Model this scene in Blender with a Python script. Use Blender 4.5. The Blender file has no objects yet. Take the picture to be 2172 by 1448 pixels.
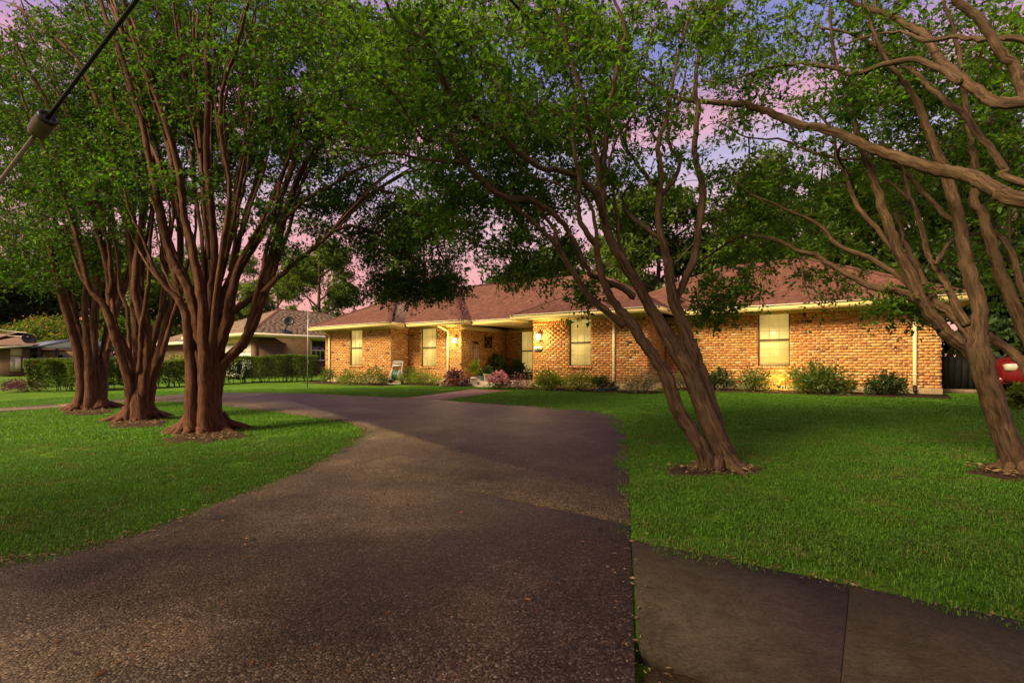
import bpy, bmesh, math, random
import numpy as np
from mathutils import Vector, Matrix, noise as mnoise
R = math.radians
C = bpy.context.scene.collection
SC = bpy.context.scene
rng = np.random.default_rng(7)
random.seed(7)

# ------------------------------------------------------------------ camera
F = 1086.0                     # focal length in photo pixels (18 mm on a 36 mm wide sensor)
CX, HY = 1086.0, 770.0         # principal column, horizon row
TH = R(35.2)
SN, CS = math.sin(TH), math.cos(TH)
cam_d = bpy.data.cameras.new('camera')
cam_d.sensor_width = 36.0
cam_d.lens = 18.0
cam_d.shift_y = (HY - 724.0) / 2172.0
cam_d.clip_start = 0.05
cam_d.clip_end = 2000
cam = bpy.data.objects.new('camera', cam_d)
cam.location = (0, 0, 0)
cam.rotation_euler = (R(90), 0, TH)
C.objects.link(cam)
SC.camera = cam

# ------------------------------------------------------------------ world, sun, exposure
W = bpy.data.worlds.new("World")
SC.world = W
W.use_nodes = True
wn, wl = W.node_tree.nodes, W.node_tree.links
wn.clear()
SUN_DIR = Vector((0.28, 0.72, -0.64)).normalized()       # the way the light travels
out = wn.new('ShaderNodeOutputWorld')
sky = wn.new('ShaderNodeTexSky'); sky.sky_type = 'NISHITA'; sky.sun_disc = False
sky.sun_elevation = math.asin(-SUN_DIR.z)
sky.sun_rotation = math.atan2(-SUN_DIR.x, -SUN_DIR.y)
bg1 = wn.new('ShaderNodeBackground'); bg1.inputs['Strength'].default_value = 0.025
wl.new(sky.outputs[0], bg1.inputs['Color'])
tc = wn.new('ShaderNodeTexCoord')
sep = wn.new('ShaderNodeSeparateXYZ'); wl.new(tc.outputs['Generated'], sep.inputs[0])
mp = wn.new('ShaderNodeMapping'); mp.inputs['Scale'].default_value = (1.6, 1.6, 6.5)
wl.new(tc.outputs['Generated'], mp.inputs[0])
nz = wn.new('ShaderNodeTexNoise'); nz.inputs['Scale'].default_value = 1.5
nz.inputs['Detail'].default_value = 5; nz.inputs['Roughness'].default_value = 0.55
wl.new(mp.outputs[0], nz.inputs['Vector'])
ma = wn.new('ShaderNodeMath'); ma.operation = 'MULTIPLY_ADD'
ma.inputs[1].default_value = 0.16; ma.inputs[2].default_value = -0.08
wl.new(nz.outputs['Fac'], ma.inputs[0])
ad = wn.new('ShaderNodeMath'); ad.operation = 'ADD'
wl.new(sep.outputs['Z'], ad.inputs[0]); wl.new(ma.outputs[0], ad.inputs[1])
rp = wn.new('ShaderNodeValToRGB')
stops = [(0.0, (.82, .24, .17)), (0.13, (.84, .25, .20)), (0.22, (.80, .33, .31)), (0.29, (.70, .42, .44)),
         (0.34, (.46, .38, .55)), (0.385, (.76, .36, .42)), (0.43, (.66, .28, .40)), (0.47, (.28, .22, .48)),
         (0.52, (.20, .21, .52)), (0.56, (.42, .23, .46)), (0.64, (.50, .26, .46)), (0.8, (.44, .27, .42)), (1.0, (.40, .27, .40))]
cr = rp.color_ramp
while len(cr.elements) < len(stops): cr.elements.new(0.5)
for e, (p, c) in zip(cr.elements, stops): e.position = p; e.color = (*c, 1)
wl.new(ad.outputs[0], rp.inputs[0])
bg2 = wn.new('ShaderNodeBackground'); bg2.inputs['Strength'].default_value = 0.56
wl.new(rp.outputs[0], bg2.inputs['Color'])
ash = wn.new('ShaderNodeAddShader'); wl.new(bg1.outputs[0], ash.inputs[0]); wl.new(bg2.outputs[0], ash.inputs[1])
wl.new(ash.outputs[0], out.inputs['Surface'])

sun_d = bpy.data.lights.new('sun', 'SUN'); sun_d.energy = 5.0; sun_d.angle = R(24.0); sun_d.color = (1.0, 0.78, 0.42)
sun = bpy.data.objects.new('sun', sun_d); C.objects.link(sun)
sun.location = (-20, -25, 40)
sun.rotation_euler = SUN_DIR.to_track_quat('-Z', 'Y').to_euler()
vs = SC.view_settings
SC.display_settings.display_device = 'sRGB'
vs.view_transform = 'Standard'; vs.look = 'None'; vs.exposure = 0.82; vs.gamma = 1.0; vs.use_curve_mapping = False
SC.cycles.max_bounces = 6; SC.cycles.transparent_max_bounces = 8
SC.cycles.use_denoising = True

# ------------------------------------------------------------------ geometry of the place
GA, GB = -1.285, 0.031
def gz(x, y): return GA + GB * min(max(y, -20.0), 18.0)
def gz_np(x, y): return GA + GB * np.clip(y, -20.0, 18.0)
def P(x, y, t):
    u, v = (x - CX) / F, (HY - y) / F
    return Vector((t * (-SN + u * CS), t * (CS + u * SN), t * v))
def at(x, y):
    """where the ray through a photo pixel meets the lawn plane"""
    u, v = (x - CX) / F, (HY - y) / F
    k = CS + u * SN
    t = GA / (v - GB * k)
    p = P(x, y, t); p.z = gz(p.x, p.y)
    return p
def on_y(x, y, Y):
    u = (x - CX) / F
    return P(x, y, Y / (CS + u * SN))
def depth(p): return -SN * p[0] + CS * p[1]
def proj(p):
    f = depth(p); r = CS * p[0] + SN * p[1]
    return CX + F * r / f, HY - F * p[2] / f

# ------------------------------------------------------------------ object helpers
def tag(o, label=None, cat=None, group=None, kind=None):
    if label: o['label'] = label
    if cat: o['category'] = cat
    if group: o['group'] = group
    if kind: o['kind'] = kind
    return o
def empty(name, loc, label=None, cat=None, group=None, rz=0.0):
    o = bpy.data.objects.new(name, None); o.location = loc; o.rotation_euler = (0, 0, rz)
    o.empty_display_size = 0.2
    C.objects.link(o); tag(o, label, cat, group); return o
class MB:
    """collects vertices and faces in world coordinates (or local ones, with root None)"""
    def __init__(s): s.v = []; s.f = []; s.n = 0; s.att = {}; s.smooth = False
    def add(s, v, f, **att):
        v = np.asarray(v, dtype=float).reshape(-1, 3)
        s.v.append(v); s.f.append((np.asarray(f, dtype=np.int64) + s.n) if not isinstance(f, list) else [tuple(i + s.n for i in q) for q in f])
        for k, a in att.items(): s.att.setdefault(k, []).append(np.asarray(a, dtype=float))
        s.n += len(v)
    def mesh(s, name, mat, off=(0, 0, 0)):
        me = bpy.data.meshes.new(name)
        if s.n:
            V = np.concatenate(s.v) - np.array(off)
            loops, starts, tot = [], [], 0
            for f in s.f:
                if isinstance(f, list):
                    for q in f:
                        starts.append(np.array([tot])); loops.append(np.array(q)); tot += len(q)
                else:
                    k = f.shape[1]; n = len(f)
                    starts.append(tot + k * np.arange(n)); loops.append(f.reshape(-1)); tot += n * k
            L = np.concatenate(loops).astype(np.int32); S = np.concatenate(starts).astype(np.int32)
            me.vertices.add(len(V)); me.vertices.foreach_set('co', V.reshape(-1).astype(np.float32))
            me.loops.add(len(L)); me.loops.foreach_set('vertex_index', L)
            me.polygons.add(len(S)); me.polygons.foreach_set('loop_start', S)
            me.update(calc_edges=True)
            for k, a in s.att.items():
                a = np.concatenate(a)
                if a.ndim == 1:
                    at_ = me.attributes.new(k, 'FLOAT', 'POINT'); at_.data.foreach_set('value', a.astype(np.float32))
                else:
                    at_ = me.attributes.new(k, 'FLOAT_VECTOR', 'POINT'); at_.data.foreach_set('vector', a.reshape(-1).astype(np.float32))
            if s.smooth: me.polygons.foreach_set('use_smooth', np.ones(len(S), dtype=bool))
            me.validate()
        if mat: me.materials.append(mat)
        return me
    def build(s, name, mat, root=None, label=None, cat=None, group=None, kind=None, local=False):
        off = (0, 0, 0)
        if root is not None and not local:
            l = root.location
            if root.parent is not None: l = l + root.parent.location
            off = (l.x, l.y, l.z)
        o = bpy.data.objects.new(name, s.mesh(name, mat, off)); C.objects.link(o)
        if root is not None: o.parent = root
        return tag(o, label, cat, group, kind)
    # ---- shapes
    def box(s, x0, x1, y0, y1, z0, z1, **att):
        v = [(x0,y0,z0),(x1,y0,z0),(x1,y1,z0),(x0,y1,z0),(x0,y0,z1),(x1,y0,z1),(x1,y1,z1),(x0,y1,z1)]
        f = np.array([(0,3,2,1),(4,5,6,7),(0,1,5,4),(1,2,6,5),(2,3,7,6),(3,0,4,7)])
        s.add(v, f, **{k: np.tile(a, (8, 1)) if np.ndim(a) else np.full(8, a) for k, a in att.items()}); return s
    def bev(s, x0, x1, y0, y1, z0, z1, b=0.01):
        """box with a chamfer on every edge"""
        bm = bmesh.new(); bmesh.ops.create_cube(bm, size=1)
        for v in bm.verts: v.co = Vector(((x0+x1)/2+v.co.x*(x1-x0), (y0+y1)/2+v.co.y*(y1-y0), (z0+z1)/2+v.co.z*(z1-z0)))
        bmesh.ops.bevel(bm, geom=bm.edges[:], offset=b, segments=1, affect='EDGES')
        s.bm(bm); return s
    def bm(s, bm, M=None):
        bm.verts.index_update()
        v = [tuple((M @ q.co) if M else q.co) for q in bm.verts]; f = [tuple(q.index for q in p.verts) for p in bm.faces]
        bm.free(); s.add(v, f); return s
    def tube(s, pts, rad, n=8, cap=True, bark=False, wob=0.0):
        pts = [Vector(p) for p in pts]
        if not hasattr(rad, '__len__'): rad = [rad] * len(pts)
        m = len(pts); V = []; A = []
        t0 = (pts[1] - pts[0]).normalized()
        nrm = t0.orthogonal().normalized(); L = 0.0
        for i, p in enumerate(pts):
            t = (pts[min(i+1, m-1)] - pts[max(i-1, 0)]).normalized()
            nrm = (nrm - t * nrm.dot(t)).normalized(); b = t.cross(nrm)
            if i: L += (pts[i] - pts[i-1]).length
            for k in range(n):
                a = 2 * math.pi * k / n
                rr = rad[i] * (1 + (wob * math.sin(3 * a + pts[0].x * 7) + wob * .7 * math.sin(5 * a + pts[0].y * 9 + L) if wob else 0))
                if bark and rad[i] > .028:
                    q = Vector((math.cos(a)*1.7+pts[0].x*5, math.sin(a)*1.7+pts[0].y*5, L*2.1)); q2 = Vector((math.cos(a)*3.4+pts[0].x*9, math.sin(a)*3.4, L*5.5))
                    rr *= 1 + .17*mnoise.noise(q) + .09*mnoise.noise(q2)
                V.append(p + nrm * (rr * math.cos(a)) + b * (rr * math.sin(a)))
                A.append((pts[0].x * 3 + rad[i] * math.cos(a), pts[0].y * 3 + rad[i] * math.sin(a), L * 0.13))
        Fq = [(i*n+k, i*n+(k+1) % n, (i+1)*n+(k+1) % n, (i+1)*n+k) for i in range(m-1) for k in range(n)]
        faces = list(Fq)
        if cap: faces += [tuple(range(n))[::-1], tuple((m-1)*n+k for k in range(n))]
        if bark: s.add(V, faces, bark=A)
        else: s.add(V, faces)
        return s
    def lathe(s, prof, c=(0, 0, 0), n=16, M=None):
        V = []; m = len(prof)
        for r, z in prof:
            for k in range(n):
                a = 2*math.pi*k/n; q = Vector((r*math.cos(a), r*math.sin(a), z))
                if M: q = M @ q
                V.append(q + Vector(c))
        faces = [(i*n+k, i*n+(k+1) % n, (i+1)*n+(k+1) % n, (i+1)*n+k) for i in range(m-1) for k in range(n)]
        faces += [tuple(range(n))[::-1], tuple((m-1)*n+k for k in range(n))]
        s.add(V, faces); return s
    def prism(s, poly, z0, z1):
        """poly: list of (x,y); z0,z1 numbers or functions of x,y"""
        f0 = z0 if callable(z0) else (lambda x, y: z0); f1 = z1 if callable(z1) else (lambda x, y: z1)
        n = len(poly)
        V = [(x, y, f0(x, y)) for x, y in poly] + [(x, y, f1(x, y)) for x, y in poly]
        s.add(V, [tuple(range(n))[::-1], tuple(range(n, 2*n))] + [(i, (i+1) % n, n+(i+1) % n, n+i) for i in range(n)]); return s
    def segs(s, p0, p1, r0, r1, bark=True):
        """many thin three-sided twigs at once"""
        p0 = np.asarray(p0); p1 = np.asarray(p1); N = len(p0)
        if N == 0: return s
        d = p1 - p0; d /= np.linalg.norm(d, axis=1)[:, None] + 1e-9
        a = np.cross(d, np.array([.31, .52, .79])); a /= np.linalg.norm(a, axis=1)[:, None] + 1e-9
        b = np.cross(d, a)
        V = np.zeros((N, 6, 3))
        for k in range(3):
            ang = 2*math.pi*k/3; w = a*math.cos(ang) + b*math.sin(ang)
            V[:, k] = p0 + w*np.reshape(r0, (-1, 1)); V[:, 3+k] = p1 + w*np.reshape(r1, (-1, 1))
        i = (np.arange(N)*6)[:, None]
        Fq = np.concatenate([i + np.array([k, (k+1) % 3, 3+(k+1) % 3, 3+k]) for k in range(3)])
        if bark: s.add(V.reshape(-1, 3), Fq, bark=V.reshape(-1, 3)*0.3)
        else: s.add(V.reshape(-1, 3), Fq)
        return s
    def leaves(s, pos, dirs, size, rnd, w=0.5, up=0.45):
        """one folded four-cornered leaf per row"""
        N = len(pos)
        d = dirs / (np.linalg.norm(dirs, axis=1)[:, None] + 1e-9)
        u = rng.normal(size=(N, 3)); u[:, 2] = np.abs(u[:, 2]) * (1 + up*4)
        side = np.cross(d, u); side /= np.linalg.norm(side, axis=1)[:, None] + 1e-9
        nrm = np.cross(side, d)
        L = np.reshape(size, (-1, 1))
        V = np.zeros((N, 4, 3))
        V[:, 0] = pos
        V[:, 1] = pos + d*L*0.5 + side*L*w*0.5 + nrm*L*0.10
        V[:, 2] = pos + d*L - nrm*L*0.10
        V[:, 3] = pos + d*L*0.5 - side*L*w*0.5 + nrm*L*0.10
        s.add(V.reshape(-1, 3), (np.arange(N)*4)[:, None] + np.array([0, 1, 2, 3]), rnd=np.repeat(rnd, 4)); return s
def rot_to(v): return Vector(v).to_track_quat('Z', 'Y').to_matrix().to_4x4()
def inside(px, py, poly):
    px = np.asarray(px); py = np.asarray(py); r = np.zeros(px.shape, bool); n = len(poly); j = n-1
    for i in range(n):
        xi, yi = poly[i]; xj, yj = poly[j]
        c = ((yi > py) != (yj > py)) & (px < (xj-xi)*(py-yi)/((yj-yi) if yj != yi else 1e-12)+xi)
        r ^= c; j = i
    return r

# ------------------------------------------------------------------ materials
def mat(name, col, rough=0.8, spec=0.3, metal=0.0, bump=0.0, bscale=30.0, var=0.0, vscale=6.0, col2=None, emit=None, estr=0.0, grit=0.0):
    m = bpy.data.materials.new(name); m.use_nodes = True
    n, l = m.node_tree.nodes, m.node_tree.links
    b = n['Principled BSDF']
    b.inputs['Base Color'].default_value = (*col, 1); b.inputs['Roughness'].default_value = rough
    b.inputs['Specular IOR Level'].default_value = spec; b.inputs['Metallic'].default_value = metal
    g = n.new('ShaderNodeNewGeometry')
    if var or col2:
        t = n.new('ShaderNodeTexNoise'); t.inputs['Scale'].default_value = vscale; t.inputs['Detail'].default_value = 6
        t.inputs['Roughness'].default_value = .65
        l.new(g.outputs['Position'], t.inputs['Vector'])
        mx = n.new('ShaderNodeMix'); mx.data_type = 'RGBA'
        r = n.new('ShaderNodeMapRange'); r.inputs[1].default_value = .32; r.inputs[2].default_value = .68
        l.new(t.outputs['Fac'], r.inputs[0]); l.new(r.outputs[0], mx.inputs[0])
        c2 = col2 or tuple(c*(1-var) for c in col); c1 = col if col2 else tuple(min(1, c*(1+var)) for c in col)
        mx.inputs[6].default_value = (*c1, 1); mx.inputs[7].default_value = (*c2, 1)
        l.new(mx.outputs[2], b.inputs['Base Color'])
        if grit:
            t3 = n.new('ShaderNodeTexNoise'); t3.inputs['Scale'].default_value = 150; t3.inputs['Detail'].default_value = 3
            mp3 = n.new('ShaderNodeMapping'); mp3.inputs['Scale'].default_value = (.35, 1, 1); l.new(g.outputs['Position'], mp3.inputs[0]); l.new(mp3.outputs[0], t3.inputs['Vector'])
            t4 = n.new('ShaderNodeTexNoise'); t4.inputs['Scale'].default_value = 11; t4.inputs['Detail'].default_value = 8; t4.inputs['Roughness'].default_value = .75; l.new(g.outputs['Position'], t4.inputs['Vector'])
            ad3 = n.new('ShaderNodeMath'); ad3.operation = 'ADD'; l.new(t3.outputs['Fac'], ad3.inputs[0]); l.new(t4.outputs['Fac'], ad3.inputs[1])
            r3 = n.new('ShaderNodeMapRange'); r3.inputs[1].default_value = .7; r3.inputs[2].default_value = 1.3; r3.inputs[3].default_value = 1-grit; r3.inputs[4].default_value = 1+grit; l.new(ad3.outputs[0], r3.inputs[0])
            v3 = n.new('ShaderNodeVectorMath'); v3.operation = 'SCALE'; l.new(mx.outputs[2], v3.inputs[0]); l.new(r3.outputs[0], v3.inputs['Scale']); l.new(v3.outputs[0], b.inputs['Base Color'])
    if bump:
        t2 = n.new('ShaderNodeTexNoise'); t2.inputs['Scale'].default_value = bscale; t2.inputs['Detail'].default_value = 4
        l.new(g.outputs['Position'], t2.inputs['Vector'])
        bp = n.new('ShaderNodeBump'); bp.inputs['Strength'].default_value = bump; bp.inputs['Distance'].default_value = 0.02
        l.new(t2.outputs['Fac'], bp.inputs['Height']); l.new(bp.outputs[0], b.inputs['Normal'])
    if emit:
        b.inputs['Emission Color'].default_value = (*emit, 1); b.inputs['Emission Strength'].default_value = estr
    return m
def leaf_mat(name, dark, light, trans=0.45, tcol=None, rough=0.55, spec=0.35):
    m = bpy.data.materials.new(name); m.use_nodes = True
    n, l = m.node_tree.nodes, m.node_tree.links
    b = n['Principled BSDF']; o = n['Material Output']
    a = n.new('ShaderNodeAttribute'); a.attribute_name = 'rnd'
    r = n.new('ShaderNodeValToRGB'); r.color_ramp.elements[0].color = (*dark, 1); r.color_ramp.elements[1].color = (*light, 1)
    l.new(a.outputs['Fac'], r.inputs[0]); l.new(r.outputs[0], b.inputs['Base Color'])
    b.inputs['Roughness'].default_value = rough; b.inputs['Specular IOR Level'].default_value = spec
    tr = n.new('ShaderNodeBsdfTranslucent')
    h = n.new('ShaderNodeMix'); h.data_type = 'RGBA'; h.blend_type = 'MULTIPLY'; h.inputs[0].default_value = 1
    l.new(r.outputs[0], h.inputs[6]); h.inputs[7].default_value = (*(tcol or (2.2, 2.0, .55)), 1)
    l.new(h.outputs[2], tr.inputs['Color'])
    mx = n.new('ShaderNodeMixShader'); mx.inputs[0].default_value = trans
    l.new(b.outputs[0], mx.inputs[1]); l.new(tr.outputs[0], mx.inputs[2]); l.new(mx.outputs[0], o.inputs['Surface'])
    return m
def bark_mat(name, c1, c2, c3):
    m = bpy.data.materials.new(name); m.use_nodes = True
    n, l = m.node_tree.nodes, m.node_tree.links
    b = n['Principled BSDF']; b.inputs['Roughness'].default_value = .82; b.inputs['Specular IOR Level'].default_value = .25
    a = n.new('ShaderNodeAttribute'); a.attribute_name = 'bark'
    t = n.new('ShaderNodeTexNoise'); t.inputs['Scale'].default_value = 38; t.inputs['Detail'].default_value = 8; t.inputs['Roughness'].default_value = .68; t.inputs['Distortion'].default_value = .35
    l.new(a.outputs['Vector'], t.inputs['Vector'])
    t2 = n.new('ShaderNodeTexNoise'); t2.inputs['Scale'].default_value = 4.5; t2.inputs['Detail'].default_value = 6
    g = n.new('ShaderNodeNewGeometry'); l.new(g.outputs['Position'], t2.inputs['Vector'])
    r = n.new('ShaderNodeValToRGB'); e = r.color_ramp.elements
    e[0].position = .3; e[0].color = (*c1, 1); e[1].position = .66; e[1].color = (*c3, 1)
    q = r.color_ramp.elements.new(.47); q.color = (*c2, 1)
    l.new(t.outputs['Fac'], r.inputs[0])
    mx = n.new('ShaderNodeMix'); mx.data_type = 'RGBA'
    vm = n.new('ShaderNodeMapping'); vm.inputs['Scale'].default_value = (1, 1, 2.2); l.new(a.outputs['Vector'], vm.inputs[0]); l.new(vm.outputs[0], t2.inputs['Vector']); t2.inputs['Scale'].default_value = 13; t2.inputs['Distortion'].default_value = .6
    r2 = n.new('ShaderNodeMapRange'); r2.inputs[1].default_value = .50; r2.inputs[2].default_value = .57
    l.new(t2.outputs['Fac'], r2.inputs[0])
    k = n.new('ShaderNodeMath'); k.operation = 'MULTIPLY'; k.inputs[1].default_value = .62; l.new(r2.outputs[0], k.inputs[0]); l.new(k.outputs[0], mx.inputs[0])
    l.new(r.outputs[0], mx.inputs[6]); mx.inputs[7].default_value = (*[min(1, .25*c2[q]+.62*c3[q]*(1, 1.05, 1.12)[q]) for q in range(3)], 1)
    l.new(mx.outputs[2], b.inputs['Base Color'])
    bp = n.new('ShaderNodeBump'); bp.inputs['Strength'].default_value = 1.0; bp.inputs['Distance'].default_value = .022
    l.new(t.outputs['Fac'], bp.inputs['Height']); l.new(bp.outputs[0], b.inputs['Normal'])
    return m
def attr_mat(name, spots, spot_scale, lo, hi, rough=.9, bump=.4, stain=None):
    """piece colour from the 'col' attribute, with pale spots of the given colour"""
    m = bpy.data.materials.new(name); m.use_nodes = True
    n, l = m.node_tree.nodes, m.node_tree.links
    b = n['Principled BSDF']; b.inputs['Roughness'].default_value = rough; b.inputs['Specular IOR Level'].default_value = .2
    a = n.new('ShaderNodeAttribute'); a.attribute_name = 'col'
    g = n.new('ShaderNodeNewGeometry')
    t = n.new('ShaderNodeTexNoise'); t.inputs['Scale'].default_value = spot_scale; t.inputs['Detail'].default_value = 4
    l.new(g.outputs['Position'], t.inputs['Vector'])
    r = n.new('ShaderNodeMapRange'); r.inputs[1].default_value = lo; r.inputs[2].default_value = hi
    l.new(t.outputs['Fac'], r.inputs[0])
    mx = n.new('ShaderNodeMix'); mx.data_type = 'RGBA'
    l.new(r.outputs[0], mx.inputs[0]); l.new(a.outputs['Vector'], mx.inputs[6]); mx.inputs[7].default_value = (*spots, 1)
    l.new(mx.outputs[2], b.inputs['Base Color'])
    bp = n.new('ShaderNodeBump'); bp.inputs['Strength'].default_value = bump; bp.inputs['Distance'].default_value = .006
    l.new(t.outputs['Fac'], bp.inputs['Height']); l.new(bp.outputs[0], b.inputs['Normal'])
    return m
def drive_mat():
    m = bpy.data.materials.new('exposed_aggregate'); m.use_nodes = True
    n, l = m.node_tree.nodes, m.node_tree.links
    b = n['Principled BSDF']; b.inputs['Roughness'].default_value = .62; b.inputs['Specular IOR Level'].default_value = .35
    g = n.new('ShaderNodeNewGeometry')
    def noise(s, d=5, r=.6):
        t = n.new('ShaderNodeTexNoise'); t.inputs['Scale'].default_value = s; t.inputs['Detail'].default_value = d; t.inputs['Roughness'].default_value = r
        l.new(g.outputs['Position'], t.inputs['Vector']); return t
    def ramp(src, st):
        r = n.new('ShaderNodeValToRGB')
        while len(r.color_ramp.elements) < len(st): r.color_ramp.elements.new(.5)
        for e, (p, c) in zip(r.color_ramp.elements, st): e.position = p; e.color = (*c, 1)
        l.new(src, r.inputs[0]); return r
    v = n.new('ShaderNodeTexVoronoi'); v.inputs['Scale'].default_value = 88; l.new(g.outputs['Position'], v.inputs['Vector'])
    st = ramp(v.outputs['Color'], [(0, (.034, .024, .013)), (.35, (.078, .057, .033)), (.68, (.135, .10, .06)), (.88, (.24, .19, .13)), (1, (.46, .39, .30))])
    mort = ramp(v.outputs['Distance'], [(0, (1, 1, 1)), (.45, (.9, .88, .85)), (.75, (.45, .4, .36))])
    m1 = n.new('ShaderNodeMix'); m1.data_type = 'RGBA'; m1.blend_type = 'MULTIPLY'; m1.inputs[0].default_value = .8
    l.new(st.outputs[0], m1.inputs[6]); l.new(mort.outputs[0], m1.inputs[7])
    big = noise(.85, 8, .68); bl = ramp(big.outputs['Fac'], [(.32, (.34, .32, .29)), (.43, (.75, .72, .67)), (.55, (1.08, 1.04, .98)), (.68, (1.9, 1.75, 1.55))])
    m2 = n.new('ShaderNodeMix'); m2.data_type = 'RGBA'; m2.blend_type = 'MULTIPLY'; m2.inputs[0].default_value = 1
    l.new(m1.outputs[2], m2.inputs[6]); l.new(bl.outputs[0], m2.inputs[7])
    worn = noise(1.7, 7, .7); wr = ramp(worn.outputs['Fac'], [(.55, (0, 0, 0)), (.76, (.8, .8, .8))])
    m3 = n.new('ShaderNodeMix'); m3.data_type = 'RGBA'; l.new(wr.outputs[0], m3.inputs[0])
    l.new(m2.outputs[2], m3.inputs[6]); m3.inputs[7].default_value = (.13, .094, .06, 1)
    l.new(m3.outputs[2], b.inputs['Base Color'])
    bp = n.new('ShaderNodeBump'); bp.inputs['Strength'].default_value = .7; bp.inputs['Distance'].default_value = .008; bp.invert = True
    l.new(v.outputs['Distance'], bp.inputs['Height']); l.new(bp.outputs[0], b.inputs['Normal'])
    return m
def ground_mat():
    m = bpy.data.materials.new('lawn'); m.use_nodes = True
    n, l = m.node_tree.nodes, m.node_tree.links
    b = n['Principled BSDF']; b.inputs['Roughness'].default_value = .9; b.inputs['Specular IOR Level'].default_value = .1
    g = n.new('ShaderNodeNewGeometry')
    t = n.new('ShaderNodeTexNoise'); t.inputs['Scale'].default_value = 14; t.inputs['Detail'].default_value = 7; t.inputs['Roughness'].default_value = .75
    t2 = n.new('ShaderNodeTexNoise'); t2.inputs['Scale'].default_value = .7; t2.inputs['Detail'].default_value = 5
    l.new(g.outputs['Position'], t.inputs['Vector']); l.new(g.outputs['Position'], t2.inputs['Vector'])
    r = n.new('ShaderNodeValToRGB'); e = r.color_ramp.elements
    e[0].position = .3; e[0].color = (.030, .085, .006, 1); e[1].position = .7; e[1].color = (.125, .240, .018, 1)
    l.new(t.outputs['Fac'], r.inputs[0])
    r2 = n.new('ShaderNodeValToRGB'); e = r2.color_ramp.elements
    e[0].position = .35; e[0].color = (.75, .82, .8, 1); e[1].position = .65; e[1].color = (1.15, 1.1, 1.05, 1)
    l.new(t2.outputs['Fac'], r2.inputs[0])
    mx = n.new('ShaderNodeMix'); mx.data_type = 'RGBA'; mx.blend_type = 'MULTIPLY'; mx.inputs[0].default_value = 1
    l.new(r.outputs[0], mx.inputs[6]); l.new(r2.outputs[0], mx.inputs[7]); l.new(mx.outputs[2], b.inputs['Base Color'])
    bp = n.new('ShaderNodeBump'); bp.inputs['Strength'].default_value = .9; bp.inputs['Distance'].default_value = .04
    l.new(t.outputs['Fac'], bp.inputs['Height']); l.new(bp.outputs[0], b.inputs['Normal'])
    return m
M = {}
M['drive'] = drive_mat(); M['lawn'] = ground_mat()
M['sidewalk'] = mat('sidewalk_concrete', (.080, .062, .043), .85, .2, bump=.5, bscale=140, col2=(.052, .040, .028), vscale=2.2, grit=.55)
M['walk'] = mat('walkway_concrete', (.34, .22, .17), .85, .2, bump=.2, bscale=50, col2=(.25, .165, .125), vscale=3)
M['soil'] = mat('soil', (.075, .045, .028), .95, .1, bump=1, bscale=45, col2=(.03, .019, .013), vscale=16)
M['mulch'] = mat('mulch', (.07, .042, .026), .95, .1, bump=1, bscale=60, col2=(.022, .014, .01), vscale=25)
M['mortar'] = mat('mortar', (.50, .36, .17), .95, .1, bump=.3, bscale=80, var=.15, vscale=9)
M['brick'] = attr_mat('brick', (.70, .50, .23), 20, .53, .61)
M['shingle'] = attr_mat('shingle', (.30, .20, .16), 60, .62, .85, bump=.5)
M['nbrick'] = attr_mat('neighbour_brick', (.26, .17, .11), 18, .60, .72)
M['nshingle'] = attr_mat('neighbour_shingle', (.33, .25, .2), 60, .6, .85)
M['trim'] = mat('cream_trim', (.70, .56, .23), .55, .35, var=.06, vscale=3)
M['drip'] = mat('drip_edge', (.72, .66, .52), .5, .4)
M['spout'] = mat('cream_downspout', (.76, .68, .40), .5, .4)
M['slab'] = mat('foundation', (.36, .27, .15), .9, .15, bump=.3, var=.2, vscale=4)
M['porch'] = mat('porch_concrete', (.36, .30, .22), .85, .2, bump=.2, var=.15, vscale=5)
M['wframe'] = mat('bronze_window_frame', (.10, .075, .04), .5, .4)
M['muntin'] = mat('glowing_tan_muntin', (.62, .48, .18), .6, .3, emit=(.7, .48, .13), estr=.18)  # faint emission makes the bars glow along with the lit blind
M['blind'] = mat('lit_blind', (.62, .52, .26), .3, .5)
def lit_blind(m):
    n, l = m.node_tree.nodes, m.node_tree.links; b = n['Principled BSDF']; g = n.new('ShaderNodeNewGeometry'); sp = n.new('ShaderNodeSeparateXYZ'); l.new(g.outputs['Position'], sp.inputs[0])
    w = n.new('ShaderNodeMath'); w.operation = 'MULTIPLY'; w.inputs[1].default_value = 6.2832/.05; l.new(sp.outputs['Z'], w.inputs[0])
    s = n.new('ShaderNodeMath'); s.operation = 'SINE'; l.new(w.outputs[0], s.inputs[0])
    t = n.new('ShaderNodeTexNoise'); t.inputs['Scale'].default_value = 2.6; t.inputs['Detail'].default_value = 4; l.new(g.outputs['Position'], t.inputs['Vector'])
    q = n.new('ShaderNodeMath'); q.operation = 'MULTIPLY_ADD'; q.inputs[1].default_value = .03; q.inputs[2].default_value = .08; l.new(s.outputs[0], q.inputs[0])
    e = n.new('ShaderNodeMath'); e.operation = 'MULTIPLY_ADD'; e.inputs[1].default_value = .44; l.new(t.outputs['Fac'], e.inputs[0]); l.new(q.outputs[0], e.inputs[2])
    b.inputs['Emission Color'].default_value = (.80, .56, .15, 1); l.new(e.outputs[0], b.inputs['Emission Strength'])
lit_blind(M['blind'])
M['black'] = mat('black_iron', (.012, .011, .011), .5, .4)
M['white'] = mat('white_paint', (.74, .74, .72), .5, .4)
M['grey'] = mat('grey_plastic', (.50, .50, .50), .5, .4)
M['metal'] = mat('galvanised', (.32, .31, .30), .45, .5, metal=.7)
M['brass'] = mat('brass', (.30, .20, .07), .35, .5, metal=.8)
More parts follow.
